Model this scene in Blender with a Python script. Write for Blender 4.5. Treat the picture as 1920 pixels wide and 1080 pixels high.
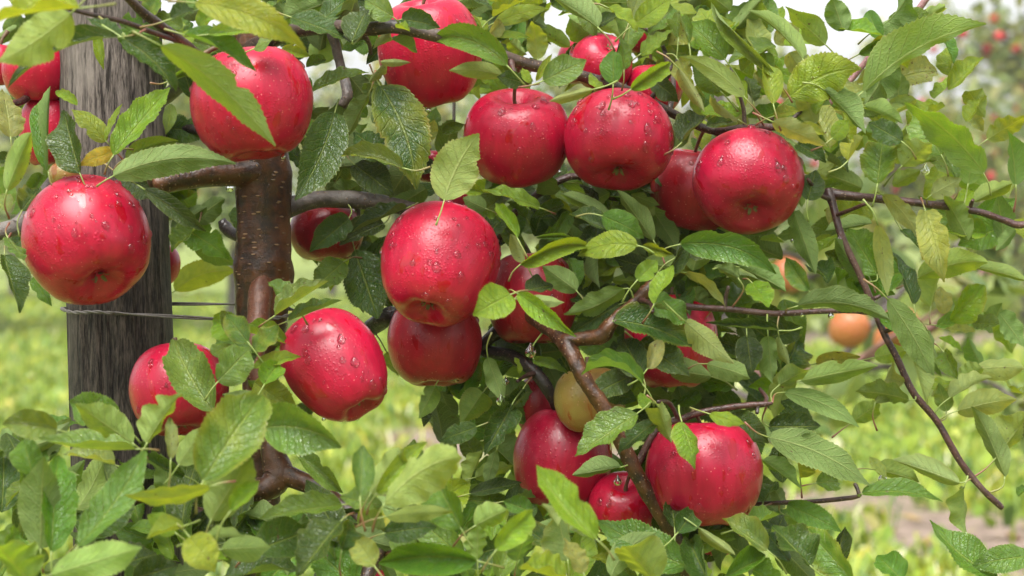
import bpy, math, random
import numpy as np
from mathutils import Vector, Matrix, noise as mnoise

for o in list(bpy.data.objects):
    bpy.data.objects.remove(o)
S = bpy.context.scene
RND = random.Random(11)

# ------------------------------------------------------------------ camera
CAM_H = 1.10
PITCH = math.radians(2.6)
LENS = 70.0
FPX = 1920 * LENS / 36.0
D0 = 1.35                                   # distance of the focused fruit
camd = bpy.data.cameras.new('camera')
cam = bpy.data.objects.new('camera', camd)
S.collection.objects.link(cam)
cam.location = (0, 0, CAM_H)
cam.rotation_euler = (math.pi / 2 - PITCH, 0, 0)
camd.lens = LENS
camd.sensor_width = 36
camd.clip_start = 0.02
camd.clip_end = 900
camd.dof.use_dof = True
camd.dof.focus_distance = D0 + 0.005
camd.dof.aperture_fstop = 10.0
S.camera = cam

# ------------------------------------------------------------------ sky, sun, exposure
SUN_EL, SUN_AZ = math.radians(63), math.radians(195)
w = bpy.data.worlds.new('World')
S.world = w
w.use_nodes = True
wn, wl = w.node_tree.nodes, w.node_tree.links
wn.clear()
sky = wn.new('ShaderNodeTexSky')
sky.sky_type = 'NISHITA'
sky.sun_disc = False
sky.sun_elevation = SUN_EL
sky.sun_rotation = SUN_AZ
sky.air_density = 1.0
sky.dust_density = 3.0
hs = wn.new('ShaderNodeHueSaturation')
hs.inputs['Saturation'].default_value = 0.10        # overcast: the cloud deck has hardly any blue
bg = wn.new('ShaderNodeBackground')
bg.inputs['Strength'].default_value = 0.08
wo = wn.new('ShaderNodeOutputWorld')
wl.new(sky.outputs[0], hs.inputs['Color'])
wl.new(hs.outputs[0], bg.inputs['Color'])
wl.new(bg.outputs[0], wo.inputs['Surface'])
sd = bpy.data.lights.new('sun', 'SUN')
sd.energy = 1.5
sd.angle = math.radians(48)
sd.color = (1.0, 0.97, 0.92)
sun = bpy.data.objects.new('sun', sd)
S.collection.objects.link(sun)
sdir = Vector((math.sin(SUN_AZ) * math.cos(SUN_EL), math.cos(SUN_AZ) * math.cos(SUN_EL), math.sin(SUN_EL)))
sun.rotation_euler = sdir.to_track_quat('Z', 'Y').to_euler()
sun.location = (0, -3, 6)
S.view_settings.view_transform = 'Standard'
S.view_settings.look = 'None'
S.view_settings.gamma = 1
S.view_settings.use_curve_mapping = False
S.view_settings.exposure = 1.95
HAZE = 0.0032

# ------------------------------------------------------------------ helpers
F = Vector((0, math.cos(PITCH), -math.sin(PITCH)))
U = Vector((0, math.sin(PITCH), math.cos(PITCH)))
X = Vector((1, 0, 0))
CP = Vector((0, 0, CAM_H))

def P(px, py, d):
    """world point seen at picture position px,py at distance d along the lens axis"""
    return CP + F * d + X * ((px - 960) / FPX * d) + U * ((540 - py) / FPX * d)

def PX(p):
    v = Vector(p) - CP
    d = v.dot(F)
    return 960 + v.dot(X) / d * FPX, 540 - v.dot(U) / d * FPX, d

def Z(cm):
    return D0 + cm / 100.0

def link(name, me, parent=None, loc=(0, 0, 0)):
    o = bpy.data.objects.new(name, me)
    S.collection.objects.link(o)
    if parent is not None:
        o.parent = parent
    o.location = loc
    return o

def tag(o, label=None, cat=None, group=None, kind=None):
    for k, v in (('label', label), ('category', cat), ('group', group), ('kind', kind)):
        if v:
            o[k] = v
    return o

def mesh_np(name, V, Fq, mat, uv=None, cols=None, smooth=True):
    """V (n,3); Fq (m,k) faces of equal size, or a list of such arrays"""
    me = bpy.data.meshes.new(name)
    V = np.asarray(V, dtype=np.float32)
    lists = Fq if isinstance(Fq, list) else [Fq]
    lists = [np.asarray(f, dtype=np.int32) for f in lists if len(f)]
    loops = np.concatenate([f.ravel() for f in lists])
    sizes = np.concatenate([np.full(len(f), f.shape[1], dtype=np.int32) for f in lists])
    starts = np.concatenate([[0], np.cumsum(sizes)[:-1]]).astype(np.int32)
    me.vertices.add(len(V))
    me.vertices.foreach_set('co', V.ravel())
    me.loops.add(len(loops))
    me.loops.foreach_set('vertex_index', loops)
    me.polygons.add(len(sizes))
    me.polygons.foreach_set('loop_start', starts)
    if smooth:
        me.polygons.foreach_set('use_smooth', np.ones(len(sizes), dtype=bool))
    if uv is not None:
        l = me.uv_layers.new(name='UVMap')
        l.data.foreach_set('uv', np.asarray(uv, dtype=np.float32)[loops].ravel())
    for k, a in (cols or {}).items():
        at = me.attributes.new(k, 'FLOAT_COLOR', 'POINT')
        at.data.foreach_set('color', np.asarray(a, dtype=np.float32).ravel())
    me.update()
    me.validate()
    if mat:
        me.materials.append(mat)
    return me

def catmull(pts, n):
    """pts (k,m) -> (n,m)"""
    p = np.asarray(pts, dtype=float)
    k = len(p)
    p = np.vstack([2 * p[0] - p[1], p, 2 * p[-1] - p[-2]])
    out = []
    for t in np.linspace(0, k - 1, n):
        i = min(int(t), k - 2)
        f = t - i
        a, b, c, d = p[i], p[i + 1], p[i + 2], p[i + 3]
        out.append(0.5 * (2 * b + (c - a) * f + (2 * a - 5 * b + 4 * c - d) * f * f + (3 * b - a - 3 * c + d) * f ** 3))
    return np.array(out)

def tube_geo(pts, rad, n=None, sides=10, rough=0.0, seed=0, cap=True):
    pr = np.hstack([np.asarray(pts, dtype=float), np.asarray(rad, dtype=float)[:, None]])
    c = catmull(pr, n) if n else pr
    m = len(c)
    T = np.gradient(c[:, :3], axis=0)
    T /= np.linalg.norm(T, axis=1)[:, None] + 1e-12
    a = np.array([0.0, -1.0, 0.13])
    if abs(T[0] @ a) > .9:
        a = np.array([1.0, 0, .1])
    V = np.zeros((m, sides, 3))
    uv = np.zeros((m, sides, 2))
    L = 0.0
    for i in range(m):
        a = a - T[i] * (a @ T[i])
        a /= np.linalg.norm(a)
        b = np.cross(T[i], a)
        if i:
            L += np.linalg.norm(c[i, :3] - c[i - 1, :3])
        for j in range(sides):
            t = 2 * math.pi * j / sides
            r = max(c[i, 3], 1e-5)
            if rough:
                r *= 1 + rough * mnoise.noise(Vector((math.cos(t) * 1.3 + seed, math.sin(t) * 1.3, L / max(rad[0], .002) * .45))) \
                    + rough * .6 * mnoise.noise(Vector((math.cos(t) * 3 + seed, math.sin(t) * 3 + 9, L / max(rad[0], .002) * 1.3)))
            V[i, j] = c[i, :3] + r * (math.cos(t) * a + math.sin(t) * b)
            uv[i, j] = (j / sides, L)
    V = V.reshape(-1, 3)
    q = []
    for i in range(m - 1):
        for j in range(sides):
            k = (j + 1) % sides
            q.append((i * sides + j, i * sides + k, (i + 1) * sides + k, (i + 1) * sides + j))
    tri = []
    uv = uv.reshape(-1, 2)
    if cap:
        for i, flip in ((0, True), (m - 1, False)):
            V = np.vstack([V, c[i, :3]])
            uv = np.vstack([uv, [[.5, 0 if flip else L]]])
            ci = len(V) - 1
            for j in range(sides):
                k = (j + 1) % sides
                x, y = i * sides + j, i * sides + k
                tri.append((ci, y, x) if flip else (ci, x, y))
    return V, [np.array(q), np.array(tri, dtype=np.int32).reshape(-1, 3)], uv

def tube(name, pts, rad, mat, parent, n=None, sides=10, rough=0.0, seed=0):
    pts = [Vector(p) for p in pts]
    org = pts[0].copy()
    pl = parent.location if parent else Vector((0, 0, 0))
    V, q, uv = tube_geo([p - org for p in pts], rad, n, sides, rough, seed)
    return link(name, mesh_np(name, V, q, mat, uv), parent, org - pl)

# node helper ------------------------------------------------------------
class NT:
    def __init__(s, name):
        s.m = bpy.data.materials.new(name)
        s.m.use_nodes = True
        s.t = s.m.node_tree
        s.t.nodes.clear()
    def n(s, typ, inp=None, **kw):
        nd = s.t.nodes.new('ShaderNode' + typ)
        for k, v in kw.items():
            setattr(nd, k, v)
        for k, v in (inp or {}).items():
            s.set(nd.inputs[k], v)
        return nd
    def set(s, sock, v):
        if hasattr(v, 'is_output') or isinstance(v, bpy.types.NodeSocket):
            s.t.links.new(v, sock)
        elif isinstance(v, bpy.types.Node):
            s.t.links.new(v.outputs[0], sock)
        elif isinstance(v, (tuple, list)) and len(v) == 3 and sock.type == 'RGBA':
            sock.default_value = (*v, 1)
        else:
            sock.default_value = v
    def math(s, op, a, b=0.0, c=0.0, clamp=False):
        nd = s.n('Math', operation=op, use_clamp=clamp)
        s.set(nd.inputs[0], a); s.set(nd.inputs[1], b); s.set(nd.inputs[2], c)
        return nd.outputs[0]
    def mix(s, f, a, b, mode='MIX'):
        nd = s.n('Mix', data_type='RGBA', blend_type=mode)
        s.set(nd.inputs[0], f); s.set(nd.inputs[6], a); s.set(nd.inputs[7], b)
        return nd.outputs[2]
    def mixf(s, f, a, b):
        nd = s.n('Mix', data_type='FLOAT')
        s.set(nd.inputs[0], f); s.set(nd.inputs[2], a); s.set(nd.inputs[3], b)
        return nd.outputs[0]
    def step(s, x, lo, hi, a=0.0, b=1.0):
        nd = s.n('MapRange', interpolation_type='SMOOTHSTEP')
        s.set(nd.inputs[0], x)
        for i, v in ((1, lo), (2, hi), (3, a), (4, b)):
            s.set(nd.inputs[i], v)
        return nd.outputs[0]
    def xyz(s, x, y, z=0.0):
        return s.n('CombineXYZ', {0: x, 1: y, 2: z}).outputs[0]
    def noise(s, vec, scale, detail=3.0, rough=.5, dist=0.0, out='Fac'):
        return s.n('TexNoise', {'Vector': vec, 'Scale': scale, 'Detail': detail, 'Roughness': rough, 'Distortion': dist}).outputs[out]
    def voro(s, vec, scale, feature='F1', out='Distance', rnd=1.0):
        return s.n('TexVoronoi', {'Vector': vec, 'Scale': scale, 'Randomness': rnd}, feature=feature).outputs[out]
    def scale(s, vec, sc):
        return s.n('VectorMath', {0: vec, 1: sc}, operation='MULTIPLY').outputs[0]
    def bump(s, h, strength, dist, normal=None):
        nd = s.n('Bump', {'Height': h, 'Strength': strength, 'Distance': dist})
        if normal is not None:
            s.set(nd.inputs['Normal'], normal)
        return nd.outputs[0]
    def out(s, surf):
        o = s.n('OutputMaterial')
        s.set(o.inputs[0], surf)
        return s.m

# ------------------------------------------------------------------ materials
def mat_leaf():
    g = NT('apple_leaf')
    uv = g.n('UVMap', uv_map='UVMap').outputs[0]
    sp = g.n('SeparateXYZ', {0: uv})
    x = g.math('MULTIPLY', g.math('SUBTRACT', sp.outputs[0], .5), 2.0)
    v = sp.outputs[1]
    ax = g.math('ABSOLUTE', x)
    tint = g.n('Attribute', attribute_name='tint').outputs['Color']
    we = g.n('Attribute', attribute_name='wear')
    ws = g.n('SeparateColor', {0: we.outputs['Color']})
    edge_y, spot, seed = ws.outputs[0], ws.outputs[1], ws.outputs[2]
    gloss = we.outputs['Alpha']
    so = g.math('MULTIPLY', seed, 37.0)
    lc = g.xyz(g.math('MULTIPLY', x, 1.25), g.math('MULTIPLY', v, 4.4), so)
    wob = g.math('SUBTRACT', g.noise(lc, 1.3, 2), .5)
    sgn = g.math('MULTIPLY', g.math('GREATER_THAN', x, 0.0), .5)
    s1 = g.math('ADD', g.math('MULTIPLY', g.math('SUBTRACT', v, g.math('MULTIPLY', g.math('POWER', ax, .85), .21)), 9.5), g.math('ADD', sgn, g.math('MULTIPLY', wob, .9)))
    tri = g.math('PINGPONG', s1, .5)
    sec = g.math('MULTIPLY', g.step(tri, .085, .01), g.step(ax, 1.0, .75, .1, 1.0))
    mid = g.step(ax, .075, .02)
    vd = g.voro(lc, 6.5, 'DISTANCE_TO_EDGE')
    fine = g.step(vd, .09, .0)
    vd2 = g.voro(lc, 15.0, 'DISTANCE_TO_EDGE')
    fine2 = g.step(vd2, .12, .0)
    veins = g.math('MAXIMUM', mid, g.math('MAXIMUM', g.math('MULTIPLY', sec, .75), g.math('MAXIMUM', g.math('MULTIPLY', fine, .55), g.math('MULTIPLY', fine2, .25))))
    mott = g.noise(lc, 2.2, 4, .6)
    big = g.noise(lc, .7, 2, .5)
    base = g.mix(g.step(mott, .3, .75), g.mix(1.0, tint, (.78, .86, .85), 'MULTIPLY'), g.mix(1.0, tint, (1.26, 1.16, 1.02), 'MULTIPLY'))
    yel = g.mix(.5, tint, (.30, .31, .03))
    ey = g.math('MULTIPLY', edge_y, g.math('ADD', g.step(ax, .55, 1.05), g.step(big, .5, .72)), clamp=True)
    base = g.mix(ey, base, yel)
    sn = g.noise(lc, 2.6, 2, .5)
    spm = g.step(g.math('ADD', sn, g.math('MULTIPLY', spot, .16)), .80, .83)
    sn2 = g.voro(lc, 2.1, 'F1')
    dots = g.math('MULTIPLY', g.step(sn2, .075, .045), g.math('GREATER_THAN', spot, .30))
    spm = g.math('MAXIMUM', spm, dots)
    tearm = g.math('MULTIPLY', edge_y, g.math('MULTIPLY', g.step(ax, .86, 1.0), g.step(big, .48, .56)))
    brown = (.115, .048, .02)
    veinc = g.mix(.55, tint, (.32, .38, .07))
    top = g.mix(g.math('MULTIPLY', veins, .62), base, veinc)
    top = g.mix(g.math('MULTIPLY', spm, .85), top, brown)
    top = g.mix(g.math('MULTIPLY', tearm, .8), top, (.22, .12, .045))
    und0 = g.mix(.55, base, (.24, .33, .115))
    undv = g.mix(.72, tint, (.40, .46, .18))
    und = g.mix(g.math('MULTIPLY', veins, .72), und0, undv)
    und = g.mix(g.math('MULTIPLY', spm, .7), und, (.16, .085, .045))
    und = g.mix(g.math('MULTIPLY', tearm, .7), und, (.24, .15, .07))
    rim = g.step(ax, .955, .99)
    top = g.mix(g.math('MULTIPLY', rim, .55), top, g.mix(.5, tint, (.42, .44, .12)))
    und = g.mix(g.math('MULTIPLY', rim, .45), und, (.40, .42, .16))
    back = g.n('NewGeometry').outputs['Backfacing']
    wetn = g.noise(lc, 1.1, 3, .6)
    wet = g.step(wetn, .42, .62)
    # relief: blade bulges between the sunken veins
    blist = g.math('ADD', g.math('MULTIPLY', g.math('MAXIMUM', mid, sec), -1.0), g.math('ADD', g.math('MULTIPLY', g.math('MINIMUM', vd, .22), 1.5), g.math('MULTIPLY', mott, .5)))
    beads = g.math('MULTIPLY', g.step(g.voro(lc, 13.0, 'F1'), .34, .12), g.step(g.noise(lc, 1.7, 2), .66, .74))
    h = g.math('ADD', blist, g.math('MULTIPLY', beads, .22))
    nt = g.bump(h, .85, .0008)
    nu = g.bump(h, .75, .0008)
    rough = g.math('SUBTRACT', g.mixf(wet, .42, .20), g.math('MULTIPLY', gloss, .16))
    pt = g.n('BsdfPrincipled', {'Base Color': top, 'Roughness': rough, 'Normal': nt, 'IOR': 1.45, 'Specular IOR Level': g.mixf(gloss, .30, .60)})
    pu = g.n('BsdfPrincipled', {'Base Color': und, 'Roughness': .62, 'Normal': nu, 'Specular IOR Level': .3})
    face = g.n('MixShader', {0: back, 1: pt.outputs[0], 2: pu.outputs[0]})
    trc = g.mix(1.0, g.mix(g.math('MULTIPLY', veins, .5), base, (.17, .19, .04)), (2.25, 1.80, .75), 'MULTIPLY')
    trc = g.mix(spm, trc, (.06, .03, .01))
    tr = g.n('BsdfTranslucent', {'Color': trc})
    return g.out(g.n('MixShader', {0: .34, 1: face.outputs[0], 2: tr.outputs[0]}).outputs[0])

def mat_petiole():
    g = NT('petiole_skin')
    uv = g.n('UVMap', uv_map='UVMap').outputs[0]
    oi = g.n('ObjectInfo').outputs['Random']
    vv = g.n('SeparateXYZ', {0: uv}).outputs[1]
    c = g.mix(g.math('MULTIPLY', g.step(vv, .001, .014), g.step(oi, .1, .9)), (.22, .28, .07), (.20, .075, .045))
    return g.out(g.n('BsdfPrincipled', {'Base Color': c, 'Roughness': .42}).outputs[0])

def mat_apple(name='red_apple_skin', red=(.40, .0032, .032), deep=(.29, .0020, .022), green=(.26, .12, .03), amt=0.0, blushmix=0.0):
    """amt: how far the green ground colour shows"""
    g = NT(name)
    oc = g.n('TexCoord').outputs['Object']
    oi = g.n('ObjectInfo').outputs['Random']
    off = g.n('VectorMath', {0: oc, 1: g.xyz(g.math('MULTIPLY', oi, 3.1), g.math('MULTIPLY', oi, 1.7), 0.0)}, operation='ADD').outputs[0]
    sp = g.n('SeparateXYZ', {0: oc})
    z = sp.outputs[2]
    # long soft streaks that run from stem to calyx
    st = g.noise(g.scale(off, (1, 1, .16)), 190.0, 3, .6)
    bl = g.noise(off, 26.0, 3, .55)
    c = g.mix(g.step(st, .30, .72), deep, red)
    c = g.mix(g.math('MULTIPLY', g.step(bl, .45, .8), .35), c, (.47, .005, .036))
    ga = g.math('ADD', g.step(z, -.027, -.040, 0.0, .22), amt)
    ga = g.math('MULTIPLY', ga, g.step(g.noise(off, 34.0, 4, .6), .38, .68))
    c = g.mix(ga, c, green)
    c = g.mix(1.0, c, g.mix(oi, (.80, .80, .85), (1.12, 1.15, 1.0)), 'MULTIPLY')
    # lenticels
    ld = g.voro(off, 370.0, 'F1', rnd=.95)
    lr = g.voro(off, 370.0, 'F1', 'Color', rnd=.95)
    lrs = g.n('SeparateColor', {0: lr}).outputs[0]
    len_ = g.math('MULTIPLY', g.step(ld, .19, .08), g.step(lrs, .35, .85))
    c = g.mix(g.math('MULTIPLY', len_, .70), c, (.70, .27, .22))
    # water: run-down films where the bloom is gone, mist of fine beads elsewhere
    fl = g.noise(g.scale(off, (1, 1, .34)), 105.0, 2, .45, .2)
    film = g.step(fl, .63, .68)
    fl2 = g.noise(g.scale(off, (1, 1, .6)), 60.0, 2, .5)
    film = g.math('MAXIMUM', film, g.step(fl2, .68, .72))
    dry = g.math('SUBTRACT', 1.0, film)
    bloom = g.math('MULTIPLY', dry, g.step(g.noise(off, 40.0, 3, .55), .25, .7, .0, .05))
    c = g.mix(bloom, c, (.50, .075, .14))
    c = g.mix(g.math('MULTIPLY', film, .9), c, g.mix(1.0, c, (.90, .45, .42), 'MULTIPLY'))
    be = g.voro(off, 560.0, 'F1')
    beads = g.math('MULTIPLY', g.step(be, .5, .12), g.step(g.noise(off, 45.0, 3, .6), .40, .60))
    be2 = g.voro(off, 260.0, 'F1')
    beads2 = g.math('MULTIPLY', g.step(be2, .33, .10), g.step(g.noise(off, 60.0, 2, .6), .50, .62))
    bd = g.math('MULTIPLY', g.math('ADD', beads, g.math('MULTIPLY', beads2, 1.3)), dry)
    hgt = g.math('ADD', bd, g.math('ADD', g.math('MULTIPLY', g.noise(off, 75.0, 2), .4), g.math('MULTIPLY', film, .35)))
    nrm = g.bump(hgt, .42, .0004)
    rough = g.mixf(film, g.mixf(g.noise(off, 50.0, 2), .25, .38), .15)
    p = g.n('BsdfPrincipled', {'Base Color': c, 'Roughness': rough, 'Normal': nrm, 'IOR': 1.45,
                               'Specular IOR Level': .40, 'Coat Weight': g.mixf(film, .15, .45), 'Coat Roughness': g.mixf(film, .24, .09)})
    return g.out(p.outputs[0])

def mat_bark(name, a, b, c, rough=.35, lent=1.0, sc=1.0):
    g = NT(name)
    ge = g.n('NewGeometry').outputs['Position']
    uv = g.n('UVMap', uv_map='UVMap').outputs[0]
    s = g.n('SeparateXYZ', {0: uv})
    ang = g.math('MULTIPLY', s.outputs[0], 2 * math.pi)
    cu = g.xyz(g.math('COSINE', ang), g.math('SINE', ang), g.math('MULTIPLY', s.outputs[1], 60.0))
    n1 = g.noise(ge, 120 * sc, 5, .65)
    n2 = g.noise(ge, 28 * sc, 3, .6)
    col = g.mix(g.step(n1, .3, .72), a, b)
    col = g.mix(g.math('MULTIPLY', g.step(n2, .50, .72), .75), col, c)
    lv = g.xyz(g.math('MULTIPLY', g.math('COSINE', ang), 1.0), g.math('SINE', ang), g.math('MULTIPLY', s.outputs[1], 160.0))
    l1 = g.voro(lv, 2.3, 'F1')
    lrand = g.n('SeparateColor', {0: g.voro(lv, 2.3, 'F1', 'Color')}).outputs[0]
    lm = g.math('MULTIPLY', g.math('MULTIPLY', g.step(l1, .27, .16), g.math('GREATER_THAN', lrand, .18)), lent)
    col = g.mix(g.math('MULTIPLY', lm, .8), col, (.40, .25, .14))
    rings = g.noise(g.scale(cu, (.35, .35, 9.0)), 1.2, 3, .6)
    col = g.mix(g.math('MULTIPLY', g.step(rings, .66, .76), .22), col, tuple(k * .35 for k in a))
    h = g.math('ADD', g.math('MULTIPLY', n1, .8), g.math('ADD', lm, g.math('MULTIPLY', rings, .15)))
    p = g.n('BsdfPrincipled', {'Base Color': col, 'Roughness': g.mixf(n2, rough - .12, rough + .18), 'Normal': g.bump(h, 1.0, .0016), 'Specular IOR Level': .6})
    return g.out(p.outputs[0])

def mat_post():
    g = NT('weathered_post_wood')
    ge = g.n('NewGeometry').outputs['Position']
    s = g.n('SeparateXYZ', {0: ge})
    gr = g.mixf(.5, g.noise(g.scale(ge, (1, 1, .07)), 420.0, 5, .65), g.noise(g.scale(ge, (1, 1, .11)), 1100.0, 4, .7))
    gr2 = g.noise(g.scale(ge, (1, 1, .06)), 260.0, 5, .68, .4)
    bl = g.noise(g.scale(ge, (1, 1, .35)), 38.0, 4, .6)
    dry = g.mix(g.step(gr, .36, .64), (.028, .022, .019), (.20, .168, .147))
    dry = g.mix(g.math('MULTIPLY', g.step(gr2, .50, .64), .85), dry, (.018, .013, .011))
    dry = g.mix(g.math('MULTIPLY', g.step(bl, .5, .75), .5), dry, (.25, .215, .19))
    wetc = g.mix(g.step(gr, .38, .68), (.004, .003, .0025), (.125, .100, .083))
    wetc = g.mix(g.math('MULTIPLY', g.step(gr2, .55, .72), .8), wetc, (.008, .006, .006))
    zz = g.math('ADD', s.outputs[2], g.math('MULTIPLY', g.math('SUBTRACT', bl, .5), .12))
    wet = g.step(zz, 1.15, 1.07)
    col = g.mix(wet, dry, wetc)
    h = g.math('SUBTRACT', g.math('ADD', gr, g.math('MULTIPLY', bl, .3)), g.math('MULTIPLY', g.step(gr2, .56, .68), .8))
    p = g.n('BsdfPrincipled', {'Base Color': col, 'Roughness': g.mixf(wet, .85, .62), 'Normal': g.bump(h, .9, .0016), 'Specular IOR Level': .25})
    return g.out(p.outputs[0])

def mat_plain(name, col, rough=.5, **kw):
    g = NT(name)
    ge = g.n('NewGeometry').outputs['Position']
    n = g.noise(ge, kw.get('sc', 300.0), 4, .6)
    c = g.mix(g.step(n, .3, .75), tuple(k * .65 for k in col), tuple(min(1, k * 1.25) for k in col))
    p = g.n('BsdfPrincipled', {'Base Color': c, 'Roughness': rough, 'Normal': g.bump(n, .4, .0006), 'Metallic': kw.get('metal', 0.0)})
    return g.out(p.outputs[0])

def mat_water():
    g = NT('clear_water')
    return g.out(g.n('BsdfGlass', {'IOR': 1.333, 'Roughness': 0.0, 'Color': (1, 1, 1)}).outputs[0])

def mat_ground():
    g = NT('orchard_ground')
    ge = g.n('NewGeometry').outputs['Position']
    n1 = g.noise(ge, 1.1, 4, .6)
    n2 = g.noise(ge, 9.0, 5, .65)
    n3 = g.noise(ge, 60.0, 4, .6)
    soil = g.mix(g.step(n2, .3, .7), (.12, .08, .06), (.31, .235, .185))
    turf = g.mix(g.step(n2, .3, .7), (.11, .165, .02), (.24, .29, .05))
    at = g.n('Attribute', attribute_name='soil').outputs['Color']
    sx = g.n('SeparateColor', {0: at}).outputs[0]
    m = g.step(g.math('ADD', sx, g.math('MULTIPLY', g.math('SUBTRACT', n2, .5), .8)), .35, .65)
    col = g.mix(m, turf, soil)
    col = g.mix(g.math('MULTIPLY', g.step(n3, .55, .75), .4), col, (.34, .29, .12))
    return g.out(g.n('BsdfPrincipled', {'Base Color': col, 'Roughness': .9, 'Normal': g.bump(g.math('ADD', n2, n3), .8, .02)}).outputs[0])

def mat_grass():
    g = NT('grass_blade')
    t = g.n('Attribute', attribute_name='tint').outputs['Color']
    p = g.n('BsdfPrincipled', {'Base Color': t, 'Roughness': .45})
    tr = g.n('BsdfTranslucent', {'Color': g.mix(1.0, t, (1.6, 1.4, .8), 'MULTIPLY')})
    return g.out(g.n('MixShader', {0: .35, 1: p.outputs[0], 2: tr.outputs[0]}).outputs[0])

M_LEAF = mat_leaf()
M_PET = mat_petiole()
M_APPLE = mat_apple()
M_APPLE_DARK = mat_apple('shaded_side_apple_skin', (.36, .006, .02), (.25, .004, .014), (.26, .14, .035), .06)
M_APPLE_OLIVE = mat_apple('unripe_apple_skin', (.25, .12, .03), (.22, .14, .03), (.26, .20, .05), .9)
M_APPLE_ORANGE = mat_apple('orange_apple_skin', (.42, .085, .04), (.36, .12, .04), (.36, .25, .06), .55)
M_TRUNK = mat_bark('wet_trunk_bark', (.014, .005, .002), (.105, .036, .010), (.17, .066, .022), .34, 1.0)
M_RED = mat_bark('reddish_young_bark', (.085, .026, .012), (.19, .07, .032), (.10, .035, .02), .36, .5)
M_BRANCH = mat_bark('brown_branch_bark', (.014, .008, .006), (.060, .031, .020), (.115, .075, .055), .42, 1.0)
M_TWIG = mat_bark('purple_twig_bark', (.022, .008, .007), (.085, .032, .026), (.12, .065, .052), .36, .9)
M_DARK = mat_bark('wet_black_bark', (.008, .006, .006), (.035, .022, .018), (.06, .045, .04), .35, .5)
M_GREYBARK = mat_bark('grey_branch_bark', (.035, .028, .025), (.13, .10, .085), (.17, .15, .13), .5, .6)
M_PINKTWIG = mat_bark('pink_shoot_bark', (.20, .085, .085), (.30, .15, .14), (.22, .12, .10), .45, .6)
M_POST = mat_post()
M_WIRE = mat_plain('rusty_grey_wire', (.13, .115, .105), .5, sc=900.0)
M_CALYX = mat_plain('dry_calyx', (.16, .13, .045), .8)
M_STEM = mat_plain('apple_stalk', (.12, .075, .035), .55)
M_WATER = mat_water()
M_GROUND = mat_ground()
M_GRASS = mat_grass()
# ------------------------------------------------------------------ leaf geometry
NR, NC = 48, 7
_t = np.linspace(0, 1, NR + 1)
_u = np.array([-1, -.66, -.33, 0, .33, .66, 1.0])
_prof = _t ** .60 * (1 - _t) ** .80 * (1 - .45 * np.clip((_t - .72) / .28, 0, 1) ** .8)
_prof = _prof / _prof.max()
LEAF_F = np.array([(i * NC + j, i * NC + j + 1, (i + 1) * NC + j + 1, (i + 1) * NC + j) for i in range(NR) for j in range(NC - 1)])
LEAF_FR = LEAF_F[:, ::-1]
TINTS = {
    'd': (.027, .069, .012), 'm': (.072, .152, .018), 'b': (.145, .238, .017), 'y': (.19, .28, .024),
    'Y': (.42, .34, .03), 'p': (.20, .25, .075), 's': (.100, .180, .034), 'k': (.016, .043, .009),  # k: near-black green, shade inside the crown put into leaf colour
}

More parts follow.
